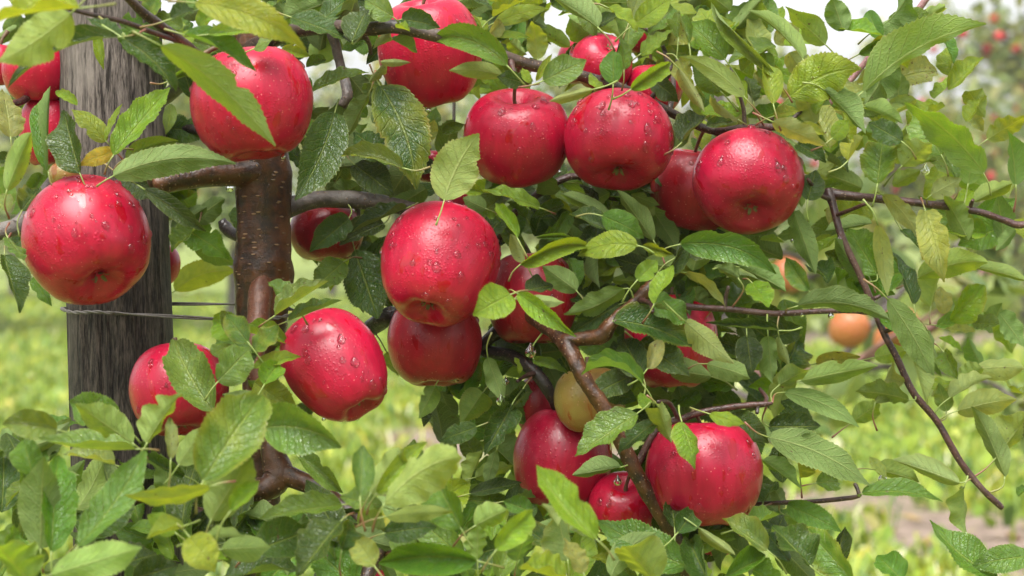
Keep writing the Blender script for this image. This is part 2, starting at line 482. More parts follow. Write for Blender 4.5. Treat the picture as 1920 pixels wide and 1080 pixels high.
def leaf_geo(bx, by, tx, ty, w, side, kind, rng, c=0., z=0., zt=None, f=None, r=None, tw=None, wl=1., wr=1., wave=None, hi=True, lift=None):
    top = side == 't'
    if z <= -12:
        z *= 1.5
    px2m = Z(z) / FPX
    E2 = math.hypot(tx - bx, ty - by)
    B0, T0 = P(bx, by, Z(z)), P(tx, ty, Z(z))
    E = T0 - B0
    Vc = (CP - (B0 + T0) / 2).normalized()
    Nw = (Vc + Vector((0, 0, 1)) * ((.60 if lift is None else lift) if top else (-.30 if lift is None else lift)) + X * rng.uniform(-.5, .5)).normalized()
    lam = -(E.dot(Nw)) / ((-Vc).dot(Nw))
    lam = max(-.65 * E.length, min(.65 * E.length, lam))
    ww = w * px2m
    if E2 < 1.35 * w:
        ex = math.sqrt(max(0, (1.6 * ww) ** 2 - E.length ** 2)) * .8
        up = ty < by
        sg = (1 if up else -1) * (1 if top else -1)
        lam = sg * max(abs(lam), ex)
    if zt is not None:
        lam = (zt - z) / 100 * 2
    db, dt = Z(z) - lam / 2, Z(z) + lam / 2
    B, T = P(bx, by, db), P(tx, ty, dt)
    dx, dy = (tx - bx) / max(E2, 1), (ty - by) / max(E2, 1)
    L = (T - B).length
    bow = rng.uniform(.03, .17) * L
    mid = P((bx + tx) / 2 + dy * c * 2, (by + ty) / 2 - dx * c * 2, Z(z) - (bow if top else -bow) * 2 * .6)
    B, T, mid = (np.array(q) for q in (B, T, mid))
    t = _t[:, None]
    M = (1 - t) ** 2 * B + 2 * t * (1 - t) * mid + t * t * T
    tip_hook = rng.uniform(-.06, .20) * L
    N0 = np.array(Nw)
    M = M - (N0 if top else -N0) * (t ** 4) * tip_hook
    Tg = np.gradient(M, axis=0)
    Tg /= np.linalg.norm(Tg, axis=1)[:, None] + 1e-12
    Nn = N0[None] - Tg * (Tg @ N0)[:, None]
    Nn /= np.linalg.norm(Nn, axis=1)[:, None] + 1e-9
    Bn = np.cross(Tg, Nn)
    r = math.radians(rng.uniform(-36, 36) if r is None else r)
    tw = math.radians(rng.uniform(-48, 48) if tw is None else tw)
    a = (r + tw * (t - .5))
    Nr = Nn * np.cos(a) + Bn * np.sin(a)
    Br = Bn * np.cos(a) - Nn * np.sin(a)
    ff = math.radians(rng.uniform(10, 56) if f is None else f)
    curl = math.radians(rng.uniform(-45, 42))
    hw = ww / 2 / max(.78, math.cos(ff + curl * .5)) * (1.10 if z < -9.5 else .97)
    wave = (rng.uniform(.07, .27) if wave is None else wave) * hw
    k1, k2 = rng.uniform(1.5, 4.6), rng.uniform(1.5, 4.6)
    p1, p2 = rng.uniform(0, 6.3), rng.uniform(0, 6.3)
    Nt = Nr if top else -Nr
    V = np.zeros((NR + 1, NC, 3))
    tooth = np.where(np.arange(NR + 1) % 2 == 1, 1.0, 0.0)
    jit = np.array([rng.uniform(.5, 1.25) for _ in range(NR + 1)])
    nib = np.ones((2, NR + 1))
    for sside in (0, 1):                                   # eaten or torn bits of the margin
        if rng.random() < .22:
            cc, ss, dd = rng.uniform(.25, .8), rng.uniform(.03, .07), rng.uniform(.15, .42)
            nib[sside] -= dd * np.exp(-((_t - cc) / ss) ** 2)
    for j, u in enumerate(_u):
        s = -1 if u < 0 else 1
        au = abs(u)
        wf = (wl if u < 0 else wr) * nib[0 if u < 0 else 1] ** au
        d = hw * _prof * wf
        n = 8
        cx = sum(math.cos(ff + curl * (q + .5) / n * au) for q in range(n)) / n * au
        sx = sum(math.sin(ff + curl * (q + .5) / n * au) for q in range(n)) / n * au
        sc = 1.0
        fw = 0.0
        if au == 1:
            sc = 1 + (.085 * tooth * jit - .03)
            fw = .012 * L * tooth * jit
        k, p = (k1, p1) if u < 0 else (k2, p2)
        und = wave * min(1.0, 2.2 / k) * au ** 1.6 * np.sin(2 * math.pi * k * _t + p) * np.sin(math.pi * _t) ** .5
        V[:, j] = M + (s * Br * (cx * d * sc)[:, None]) + Nt * (sx * d + und)[:, None] + Tg * (np.zeros(NR + 1) + fw)[:, None]
    V = V.reshape(-1, 3)
    uv = np.zeros((NR + 1, NC, 2))
    uv[:, :, 0] = (_u * .5 + .5)[None]
    uv[:, :, 1] = _t[:, None]
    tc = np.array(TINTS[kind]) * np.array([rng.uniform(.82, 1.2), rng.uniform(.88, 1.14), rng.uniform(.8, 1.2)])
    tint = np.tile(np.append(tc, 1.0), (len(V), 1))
    ey = {'Y': 1.0, 'y': .4, 'p': .5, 'b': .2}.get(kind, .08) * rng.uniform(.4, 1.1)
    if rng.random() < .06:
        ey = .6
    sp = rng.uniform(0, .66) + (.25 if kind == 'p' else 0)
    gl = {'s': 1.0, 'd': .75, 'k': .6, 'm': .55}.get(kind, .35) * rng.uniform(.6, 1.1)
    wear = np.tile(np.array([ey, sp, rng.random(), gl]), (len(V), 1))
    Fc = LEAF_F if top else LEAF_FR
    return V, Fc, uv.reshape(-1, 2), tint, wear, Vector(B), Vector(-Tg[0])

# ------------------------------------------------------------------ the foreground tree
trunk_base = P(493, 700, Z(3)); trunk_base.z = 0
TREE = bpy.data.objects.new('apple_tree', None)
S.collection.objects.link(TREE)
TREE.location = trunk_base
TREE.empty_display_size = .1
tag(TREE, 'sharp wet apple tree in front, brown trunk tied by wire to the wooden post', 'fruit tree')

SEGS = []                                    # points along all wood, to anchor stalks
def wood(name, pp, mat, n=40, sides=12, rough=.12, parent=TREE, keep=True, lump=None):
    """pp: list of (px, py, dz_cm, width_px)"""
    pts = [P(a, b, Z(z)) for a, b, z, _ in pp]
    rad = [w_ / 2 * Z(z) / FPX for _, _, z, w_ in pp]
    o = tube(name, pts, rad, mat, parent, n, sides, rough, seed=RND.uniform(0, 50))
    if keep:
        pr = catmull(np.hstack([np.array([list(p) for p in pts]), np.array(rad)[:, None]]), max(8, n))
        for q in pr:
            SEGS.append((Vector(q[:3]), q[3]))
    return o

# trunk down to the ground
gx, gy = 500, 3600
wood('trunk', [(462, 20, 4, 46), (470, 120, 4, 62), (482, 230, 3.2, 84), (494, 310, 3, 100), (496, 345, 3, 104), (494, 400, 3, 102), (495, 470, 3, 106),
               (494, 520, 3, 110), (492, 600, 3, 96), (488, 700, 3, 72), (488, 800, 3, 62), (495, 1000, 3, 66), (497, 1600, 3.5, 80), (500, 2600, 4, 96), (500, 3390, 4, 120)],
     M_TRUNK, n=110, sides=28, rough=.075)
wood('branch', [(497, 318, 2.6, 74), (455, 325, 1.6, 52), (400, 326, .8, 46), (340, 335, 0, 42), (296, 346, -.5, 40), (286, 349, -.6, 26)], M_TRUNK, n=34, sides=18, rough=.09)
wood('branch', [(505, 400, 3, 60), (545, 388, 3.6, 40), (590, 376, 4.2, 33), (650, 374, 4.8, 33), (710, 380, 5.2, 32), (775, 394, 5.6, 30), (850, 420, 6, 26)], M_GREYBARK, n=36, sides=14, rough=.12)
wood('branch', [(500, 510, 2.2, 30), (489, 545, 1.0, 44), (485, 590, .3, 42), (478, 640, -.4, 38), (482, 720, -1, 34), (500, 800, -1.6, 36), (512, 850, -2, 44)], M_RED, n=34, sides=16, rough=.08)
# low fork
wood('branch', [(505, 800, -1.6, 34), (512, 850, -2, 48), (522, 890, -2.2, 56), (500, 915, -2.6, 48), (462, 925, -3.2, 38), (400, 965, -4.0, 26), (330, 950, -5, 22), (262, 935, -6, 18), (200, 990, -9, 14)], M_TRUNK, n=46, sides=18, rough=.13)
wood('branch', [(522, 888, -2.2, 46), (560, 900, -2.8, 36), (605, 920, -3.4, 33), (650, 955, -4.2, 30), (700, 1000, -5, 28), (760, 1060, -8, 24), (830, 1090, -12, 20), (980, 1100, -14, 15)], M_TRUNK, n=40, sides=16, rough=.13)
wood('branch', [(645, 950, -4.0, 24), (690, 985, -5.4, 24), (722, 1010, -6.2, 26), (700, 1050, -7, 28), (680, 1110, -8, 26)], M_BRANCH, n=24, sides=12, rough=.15)
# high bough
wood('branch', [(468, 95, 3.6, 40), (540, 62, .5, 30), (620, 50, -3, 26), (690, 54, -5.2, 27), (740, 50, -5.6, 27), (800, 62, -5.6, 26), (880, 84, -5.0, 25), (945, 106, -4.2, 24), (985, 120, -3.4, 24), (1040, 130, -2.6, 22),
                (1090, 142, -2, 22), (1180, 172, -.8, 20), (1255, 210, .2, 18), (1340, 246, 1, 15), (1440, 246, 1, 12)], M_BRANCH, n=90, sides=14, rough=.09)
wood('branch', [(470, 140, 3, 40), (420, 130, 0, 26), (380, 110, -4, 22), (345, 82, -8, 21), (300, 48, -11, 20), (262, 18, -13, 18), (225, -20, -15, 16)], M_BRANCH, n=40, sides=12, rough=.12)
wood('branch', [(345, 80, -8, 12), (290, 62, -12, 11), (230, 40, -15, 10), (150, 22, -18, 9), (80, 0, -20, 8)], M_BRANCH, n=24, sides=8, rough=.12)
# middle bough
wood('branch', [(850, 420, 6, 26), (920, 500, 6, 26), (985, 580, 2, 28), (1044, 628, -3, 27), (1070, 660, -4.5, 31), (1094, 708, -5, 29), (1130, 762, -5.2, 29), (1165, 830, -5.2, 29), (1200, 900, -5, 29), (1240, 965, -4.6, 32), (1275, 1030, -4, 30), (1300, 1110, -3.5, 26)],
     M_TRUNK, n=80, sides=16, rough=.2)
wood('branch', [(1056, 640, -4, 26), (1095, 634, -4.4, 26), (1128, 630, -4.8, 32), (1142, 612, -5, 28), (1160, 592, -5, 22), (1190, 566, -5, 21), (1214, 545, -5, 26), (1222, 530, -5, 18)], M_TRUNK, n=36, sides=14, rough=.2)
wood('branch', [(1212, 552, -5, 18), (1250, 566, -4.4, 14), (1290, 575, -4, 13), (1370, 580, -3.4, 12), (1450, 588, -3, 12), (1530, 584, -2.6, 11), (1590, 583, -2.4, 10), (1632, 588, -2.2, 7)], M_TWIG, n=50, sides=10, rough=.12)
wood('branch', [(985, 580, 2, 26), (905, 650, 5, 24), (960, 668, 4, 24), (1005, 700, 3, 26), (1035, 745, 3, 22), (1060, 800, 4, 18)], M_DARK, n=36, sides=12, rough=.15)
wood('branch', [(495, 705, 3, 30), (580, 668, 5, 24), (650, 640, 6, 22), (700, 612, 5, 32), (735, 592, 4, 36), (800, 625, 7, 26), (905, 650, 5, 22)], M_DARK, n=30, sides=12, rough=.2)
# right limbs
wood('branch', [(1340, 246, 1, 15), (1440, 290, 1.5, 15), (1510, 335, .5, 16), (1556, 362, -.5, 22), (1600, 368, -1, 17), (1660, 374, -1, 16), (1750, 384, -1, 15), (1830, 396, -1, 13), (1880, 412, -1, 13), (1912, 422, -1, 14), (1960, 410, -1, 8)], M_TWIG, n=64, sides=12, rough=.12)
wood('branch', [(1552, 358, -.8, 20), (1562, 385, -1.6, 15), (1577, 440, -2, 14), (1605, 500, -2, 13), (1632, 560, -2, 13), (1655, 620, -2.2, 13), (1682, 672, -2.4, 13), (1712, 735, -2.6, 14), (1757, 790, -2.8, 13), (1800, 865, -3, 13), (1840, 915, -3, 12), (1874, 948, -3, 12), (1880, 954, -3, 7)], M_TWIG, n=70, sides=12, rough=.12)
wood('branch', [(1260, 900, 2, 16), (1340, 950, 2, 10), (1415, 945, -1, 8), (1480, 942, -2, 9), (1530, 940, -2.4, 9), (1590, 934, -2.6, 9), (1612, 930, -2.6, 7)], M_TWIG, n=30, sides=10, rough=.12)
wood('branch', [(1190, 880, -4, 14), (1230, 810, -4, 14), (1280, 785, -4.5, 13), (1320, 772, -5, 13), (1380, 762, -5, 12), (1430, 758, -5, 11), (1448, 756, -5, 6)], M_TWIG, n=30, sides=10, rough=.14)
wood('branch', [(1340, 246, 1, 12), (1400, 240, -1, 14), (1440, 238, -2.5, 15), (1470, 240, -3, 10)], M_TWIG, n=14, sides=10, rough=.2)
wood('branch', [(1190, 40, 8, 12), (1215, 55, 7, 12), (1240, 85, 6, 11), (1262, 150, 3, 11), (1255, 210, .2, 11)], M_BRANCH, n=18, sides=8, rough=.1)
wood('branch', [(1440, 290, 6, 12), (1560, 190, 8, 11), (1660, 70, 8, 12), (1690, 50, 8, 13), (1720, 20, 8, 13), (1750, -20, 8, 12)], M_PINKTWIG, n=30, sides=10, rough=.1)
wood('branch', [(455, 60, 4, 36), (300, 190, 14, 26), (140, 300, 12, 24), (40, 415, 8, 30), (15, 430, 7, 32), (-40, 445, 6, 30)], M_GREYBARK, n=34, sides=12, rough=.15)
wood('branch', [(140, 300, 12, 14), (90, 165, 8, 16), (40, 190, 4, 14), (-20, 200, 2, 12)], M_TWIG, n=18, sides=9, rough=.12)
wood('branch', [(488, 460, 3, 26), (440, 440, 5, 22), (423, 425, 6, 24), (415, 412, 6, 14)], M_DARK, n=14, sides=10, rough=.2)
wood('branch', [(470, 260, 4, 24), (400, 250, 7, 18), (335, 240, 9, 18), (300, 262, 9, 14)], M_DARK, n=18, sides=10, rough=.2)
wood('branch', [(620, 50, 2, 20), (640, 130, 3, 18), (652, 175, 2, 22), (640, 200, 2, 16)], M_GREYBARK, n=16, sides=10, rough=.25)
wood('branch', [(905, 520, 6, 16), (950, 420, 4, 14), (1000, 370, 4, 15), (1080, 330, 5, 13), (1150, 372, 6, 12), (1190, 350, 6, 10)], M_TWIG, n=24, sides=9, rough=.14)
# one leaf per line: base x y, tip x y, width, side (t top, u underside), colour kind, options
LEAVES = '''
133 25 -5 118 78 u y z=-20 c=6
150 15 -30 32 62 t y z=-22
92 28 46 120 48 t d z=-17
223 70 16 170 50 t d z=-15 c=-26
232 72 333 163 56 t d z=-14 c=6
230 66 163 32 36 t d z=-12
300 85 513 280 66 u b z=-16 c=18 r=10
345 65 478 138 50 t m z=-13 c=8
365 5 568 72 62 t y z=-18 c=12
390 65 502 49 30 t y z=-13
475 92 540 58 46 t s z=-9
545 32 657 72 62 t d z=-4
585 172 690 128 50 t m z=-2
628 210 553 380 84 t d z=-4 c=8
20 258 6 165 72 t p z=-4
90 322 92 158 58 t m z=-5
12 358 58 246 66 u y z=-9
150 326 118 204 74 t d z=-6
145 198 102 168 24 t y z=-5
200 266 138 196 46 t b z=-3
197 265 228 192 18 t y z=-3
212 292 320 158 58 t b z=-6 r=-12
235 298 330 256 42 t s z=-4
212 330 427 296 62 u m z=-8 c=16 r=-24
217 282 150 306 34 t Y z=-7
232 332 318 378 62 t k z=1
322 195 314 248 26 t m z=2
318 152 368 122 42 t m z=-6
372 50 406 14 32 t b z=-10
320 36 366 18 34 t d z=-12
528 90 582 106 24 t b z=-4
574 126 610 110 32 t m z=-3
660 78 690 8 62 t d z=-6
738 32 684 -2 48 t s z=-6
752 36 822 46 44 t d z=-7
743 52 768 56 24 t y z=-8
952 124 803 60 60 t m z=-7 c=-18
942 142 842 131 34 u y z=-7 c=-5
928 42 1022 8 34 t b z=-2
925 32 988 -4 44 t b z=-3
908 66 888 26 26 t y z=-2
915 66 946 38 32 t p z=-3
920 72 990 66 26 t b z=-3
1008 112 1002 36 46 u y z=-3
955 80 988 102 32 u b z=0
1005 152 1036 102 18 t y z=-5
982 156 934 140 34 t d z=-7
992 156 980 126 18 t y z=-7
1018 152 1100 112 58 t s z=-8
1112 168 1026 186 30 u p z=-9
1126 166 1108 136 32 t y z=-7
1150 158 1150 94 46 t m z=-7
1170 132 1164 68 34 t m z=-5
1183 168 1258 114 52 t b z=-8
1200 102 1264 56 46 t b z=-4
1240 112 1208 78 28 t b z=-3
1272 112 1292 162 40 t p z=-3
1224 150 1272 186 42 t k z=-2
1122 52 1038 -8 64 u m z=-8
1140 14 1200 56 38 t y z=-6
1188 46 1260 -4 48 t b z=-4
1184 30 1200 -12 36 t s z=-2
1272 72 1276 22 40 t m z=0
712 160 782 352 100 t d z=-5 c=14 f=14
718 292 662 244 62 t d z=-3
757 316 633 288 50 t s z=-6 c=-8
664 308 738 364 64 t k z=-2
690 180 644 268 48 u m z=-1
833 376 898 250 92 u y z=-9 c=8 f=10 r=0 tw=0 lift=0
800 266 816 224 26 u p z=-3
830 250 872 234 28 t m z=1
694 152 722 114 32 u p z=-4
714 116 770 117 16 u p z=-6
735 74 782 100 42 u m z=-5
733 70 700 92 30 u p z=-5
1264 276 1290 224 34 u m z=-3
1342 62 1308 12 54 t b z=0
1457 152 1334 4 62 t s z=-4 c=6
1506 112 1408 14 54 u b z=-3 c=-6
1548 84 1472 14 58 u b z=2
1644 54 1704 -12 66 u m z=3 c=-6
1724 42 1772 10 48 u y z=8
1617 173 1847 43 78 u b z=-2 c=20 f=6 r=0 wr=.35 wl=1.5
1764 64 1790 122 34 t m z=4
1610 102 1668 74 32 t m z=2
1480 182 1615 124 92 t b z=-5 c=12 f=12
1396 182 1282 100 40 u y z=-4 c=-8
1450 196 1430 114 50 t y z=-6
1360 112 1288 34 62 t m z=-2
1292 82 1274 28 46 t s z=-3
1272 128 1324 206 42 u p z=-5
1352 172 1298 118 54 t m z=-2
1412 192 1402 138 34 t d z=-3
1386 226 1324 174 28 u p z=-4
1278 268 1322 218 64 t k z=-3
1324 236 1376 226 26 t d z=-5
1448 228 1552 276 48 u p z=-7 f=8
1450 218 1502 204 30 t b z=-5
1530 232 1500 168 46 u p z=-3
1545 168 1622 248 64 u m z=-5
1530 216 1542 178 34 t b z=-3
1620 200 1692 232 44 u b z=-2
1692 266 1628 228 48 t d z=-4
1500 235 1546 250 24 t y z=-6
1560 260 1592 224 36 t b z=-5
1590 302 1620 258 48 t y z=-6
1645 346 1656 258 70 t m z=-3
1690 312 1742 266 58 u p z=-5
1766 292 1714 204 70 t s z=-1
1845 326 1697 194 80 u b z=-4 c=-13 f=10
1795 336 1764 274 28 t s z=-1
1815 346 1826 278 50 u b z=-1
1850 262 1928 214 48 u b z=0
1905 348 1895 238 50 u m z=-2
1745 366 1802 334 42 u p z=-2
1890 372 1906 334 34 t p z=0
1514 376 1530 318 52 t d z=-3
1540 350 1582 344 26 t m z=-2
1494 270 1548 300 38 t d z=-4
1550 300 1592 322 38 t d z=-4
1465 182 1492 164 30 u p z=0
18 396 4 364 32 t p z=-6
40 396 76 350 48 t d z=-4
14 446 48 486 48 t s z=-9
8 478 36 588 58 t d z=-7
60 520 96 572 28 t m z=0
270 355 388 432 38 t k z=-8
365 430 322 472 48 t m z=0
365 455 442 496 48 u m z=14
328 546 444 508 58 u y z=18 c=14
655 410 586 466 54 t d z=2
545 566 502 528 42 t s z=-8
515 592 617 526 58 t s z=-9
540 602 642 564 38 t m z=-8
465 642 424 590 48 t m z=-9
470 662 522 608 52 t m z=-9
400 772 324 634 84 t s z=-10 c=6
398 666 432 644 38 t m z=-9
408 716 472 648 64 t s z=-11
475 690 565 661 34 t b z=-9
495 722 522 678 42 t b z=-10
645 490 588 542 58 t m z=1
763 390 656 434 46 t k z=1
720 420 638 452 54 t k z=4
665 468 710 602 90 t d z=2 f=10
660 490 618 546 52 t y z=6
1013 390 898 350 40 t b z=-3
906 362 872 352 28 t b z=-3
970 447 930 378 44 t b z=-6
912 392 868 372 40 u m z=-1
915 440 942 408 44 t k z=-1
985 492 957 438 32 u p z=-6
975 496 1114 451 54 t b z=-6 c=9
1005 446 1072 440 24 t m z=-4
1140 432 1064 399 50 t d z=-4
1146 406 1048 359 38 u m z=-3
1128 404 1212 440 54 t m z=-5
1196 460 1082 479 60 t b z=-6 c=-10
1226 452 1158 358 42 u m z=-3
985 545 1038 534 46 t k z=-6
958 552 891 586 64 t b z=-12 f=8
970 550 1075 622 40 t b z=-9
990 560 1057 568 24 u p z=-8
1170 540 1056 590 54 u m z=-5 c=10
1082 546 1018 498 48 u m z=-3
1148 602 1297 655 80 t d z=-5 c=13
1162 570 1073 622 54 t d z=-3
1205 720 1086 697 56 t s z=-9 c=-22
1206 706 1164 628 64 t k z=-5
1214 692 1242 638 40 t p z=-8
1194 526 1232 488 38 t b z=-7
1226 572 1262 498 48 t b z=-8
1204 462 1262 476 30 t b z=-6
1250 512 1292 458 48 t k z=-5
1110 522 1142 488 52 t b z=5
914 670 946 756 36 u m z=-2
965 670 976 702 20 t b z=0
1000 675 1062 696 28 t m z=-2
725 660 746 706 32 u y z=5
1275 458 1455 496 60 t m z=-7 c=16
1268 482 1318 470 48 t k z=-4
1285 510 1366 576 34 u p z=-6 c=10
1386 522 1338 500 36 u m z=-4
1384 500 1476 542 58 u m z=-4
1410 530 1442 578 52 t b z=-6
1488 395 1529 512 46 u m z=-3
1460 420 1398 440 24 t s z=-2
1425 450 1470 456 22 t y z=-3
1518 546 1474 484 40 t s z=-2
1528 500 1556 526 52 t d z=-1
1620 532 1564 443 50 u m z=-2
1646 516 1588 424 68 t m z=0
1628 516 1598 458 34 u p z=1
1646 420 1666 552 40 u p z=-5 f=6
1714 572 1668 453 50 t k z=-3
1655 365 1722 447 42 u p z=-3 c=8
1735 395 1772 522 62 t p z=-5
1690 430 1732 476 34 t d z=-3
1720 522 1862 486 56 u b z=-3 c=9
1825 500 1930 524 38 u b z=9
1745 576 1762 498 58 u b z=12
1755 610 1888 604 46 t m z=14
1494 574 1674 597 60 u d z=-6 c=16 r=22
1664 560 1752 712 58 u m z=-6 c=6
1700 640 1738 760 44 u p z=-5
1650 595 1738 620 38 t m z=-3
1740 620 1766 706 44 u m z=-3
1770 660 1796 712 46 t m z=-3
1460 620 1323 605 42 t d z=-5
1285 603 1372 678 54 u p z=-7
1400 630 1410 702 54 t k z=-4
1440 630 1448 718 40 u m z=-4
1460 630 1480 688 28 u p z=-3
1325 682 1412 706 44 u m z=-5
1460 722 1516 690 48 u m z=-4
1500 714 1648 684 46 u b z=-4
1640 756 1676 678 54 u p z=-3
1640 670 1702 655 38 u b z=6
1530 682 1612 664 38 t p z=8
1780 746 1856 704 48 u p z=-3
108 806 6 788 52 t s z=-15
225 796 128 744 64 t m z=-12
250 832 142 758 58 u y z=-14
256 842 72 826 54 t s z=-17 c=8
62 892 44 824 54 t m z=-14
216 872 118 845 58 t p z=-13
76 1032 80 854 74 u m z=-17
96 1036 106 840 68 t m z=-16
145 1026 274 838 64 t m z=-18 c=-10
165 1000 252 918 64 t d z=-12
275 832 334 734 58 u y z=-15
320 862 318 778 26 t p z=-15
380 902 497 724 104 t m z=-18 f=14 r=4 tw=10
1198 642 1292 704 64 t d z=-5 r=0
1212 562 1304 602 58 t m z=-5 r=0
1335 706 1248 692 50 u m z=-4 r=0
1184 704 1106 742 54 t d z=-4 r=0
395 976 472 850 74 u b z=-18
335 872 382 800 48 u b z=-13
346 892 258 860 48 t d z=-12
395 912 234 926 52 u y z=-20 c=14
95 1078 268 1025 66 u y z=-21
55 1092 -6 1020 90 u y z=-22
2 1032 36 994 48 t m z=-19
346 986 276 1008 44 t y z=-19
330 1000 276 962 38 t b z=-16
355 1006 402 1066 62 t y z=-20
385 1010 458 1003 34 u y z=-18
380 1046 428 1050 26 t y z=-18
415 1030 508 1026 46 u b z=-16
432 958 486 904 48 t y z=-19
480 1032 594 990 74 t d z=-13
640 976 557 1080 70 t d z=-16
642 946 488 966 48 t m z=-14
495 802 637 832 90 t s z=-14 c=14
560 856 644 922 54 t m z=-9
215 1062 292 1040 62 t k z=-12
250 1085 334 1060 58 t k z=-13
420 1085 565 1058 72 t d z=-12
675 932 680 836 50 t s z=-16
694 926 757 838 64 u b z=-15
705 926 797 818 34 t y z=-15
720 946 880 848 80 u y z=-18 c=18
718 950 638 930 48 t s z=-14
725 968 847 954 30 u y z=-16
865 992 816 898 72 t m z=-14
890 986 952 954 48 u y z=-13
930 1032 1002 948 44 t y z=-16
1046 986 1018 944 24 u p z=-14
1120 1012 1006 872 70 t b z=-17 c=10
1065 1052 1044 958 64 u m z=-12
1290 1062 1122 964 84 t m z=-9 c=10
1230 1092 1170 1022 84 u y z=-12
895 1052 712 1060 88 t m z=-15 c=-12
720 1000 818 985 48 t d z=-12
702 1062 668 1010 48 t p z=-16
640 1032 656 974 48 t d z=-14
895 1052 896 984 48 u b z=-13
970 1052 986 998 50 u m z=-12
1060 1092 974 1060 64 t y z=-14
1095 1076 1058 1008 40 t p z=-13
905 736 864 796 58 u b z=1
960 758 910 852 58 t k z=-3
980 730 938 802 64 t k z=-1
895 800 823 826 42 t d z=-3
815 725 788 782 38 u b z=1
815 786 820 814 30 t m z=14
905 846 874 912 42 u y z=0
930 846 910 914 28 u m z=-2
890 896 962 870 42 u b z=0
880 926 978 905 34 t k z=-2
945 940 1002 930 44 t k z=-2
1195 775 1078 856 68 t s z=-10 f=10
1165 876 1073 891 46 u m z=-6
1230 790 1158 846 58 t d z=-8
1235 764 1256 828 60 u b z=-9
1215 766 1200 734 26 t b z=-8
1265 990 1260 950 54 t k z=-7
1145 740 1192 746 44 t d z=-3
1278 790 1306 872 58 t b z=-10 f=6
1330 776 1396 796 34 t b z=-9
1370 776 1442 826 54 t d z=-5
1470 735 1612 796 42 u m z=-4 c=9 r=-12
1440 800 1538 800 50 t k z=-4
1440 820 1633 912 74 u m z=-5 c=15
1430 862 1502 917 52 u m z=-5
1500 896 1490 838 58 u y z=-1
1530 906 1572 900 48 t m z=7
1705 750 1603 735 66 u m z=-3 c=-4
1600 790 1652 754 44 u b z=5
1800 906 1674 860 64 u p z=-3
1640 880 1724 900 48 u b z=-1
1660 896 1630 854 28 t p z=-2
1615 926 1768 941 48 t m z=-4 c=11
1807 914 1811 1006 52 u p z=-3
1885 896 1830 756 44 u m z=-3
1870 856 1934 770 68 u b z=-3
1795 770 1902 744 58 u p z=-3
1775 772 1760 718 38 u m z=-2
1870 1082 1740 978 80 t m z=-7 c=10
1935 1042 1823 1055 56 t s z=-8
1692 1088 1646 1043 58 t m z=-7
1600 1088 1504 984 66 t s z=-8
1520 1062 1448 985 80 t d z=-9
1440 1032 1354 974 66 t s z=-9
1310 990 1377 1042 42 u p z=-10
1270 1000 1300 958 48 t d z=-9
1330 1092 1288 1008 80 t d z=-10
1360 1082 1434 1044 70 t m z=-10
1475 946 1577 992 46 t s z=-3
1470 966 1532 976 38 u b z=-2
1400 986 1462 966 48 t m z=-6
1430 942 1456 904 46 t d z=-2
1910 932 1928 914 24 t m z=-3
'''
def parse(block):
    out = []
    for ln in block.strip().splitlines():
        a = ln.split()
        kw = {}
        for q in a[7:]:
            k, v = q.split('=')
            kw[k] = float(v)
        out.append((*map(float, a[:5]), a[5], a[6], kw))
    return out

HERO = parse(LEAVES)
HERO.sort(key=lambda q: -math.hypot(q[2] - q[0], q[3] - q[1]) * q[4])
rng = random.Random(5)
LEAF_BASES = []
FILL = []
def nearest(p):
    return min(SEGS, key=lambda s: (s[0] - p).length_squared)

def petiole_pts(B, back, rng, reach=.024):
    q, rad = nearest(B)
    d = (q - B).length
    if d < reach:
        end = q
    else:
        end = B + (back * .85 + (q - B).normalized() * .45).normalized() * rng.uniform(.012, .020)
    m = B + back * min(.5 * (end - B).length, .012)
    return [B - back * .001, m.lerp((B + end) / 2, .55), end]

n_leaf = 0
for (bx, by, tx, ty, w_, side, kind, kw) in HERO:
    V, Fc, uv, tint, wear, B, back = leaf_geo(bx, by, tx, ty, w_, side, kind, rng, **kw)
    if n_leaf < 296:
        me = mesh_np('leaf', V - np.array(B), Fc, M_LEAF, uv, {'tint': tint, 'wear': wear})
        o = link('leaf', me, TREE, B - TREE.location)
        if kind == 'Y':
            o['label'] = 'yellowing leaf'
        pts = petiole_pts(B, back, rng)
        V2, q2, uv2 = tube_geo([p - B for p in pts], [.0005, .0005, .0008], 7, 6)
        po = link('petiole', mesh_np('petiole', V2, q2, M_PET, uv2), o)
        LEAF_BASES.append(pts[-1])
        n_leaf += 1
    else:
        FILL.append((V, Fc, uv, tint, wear))

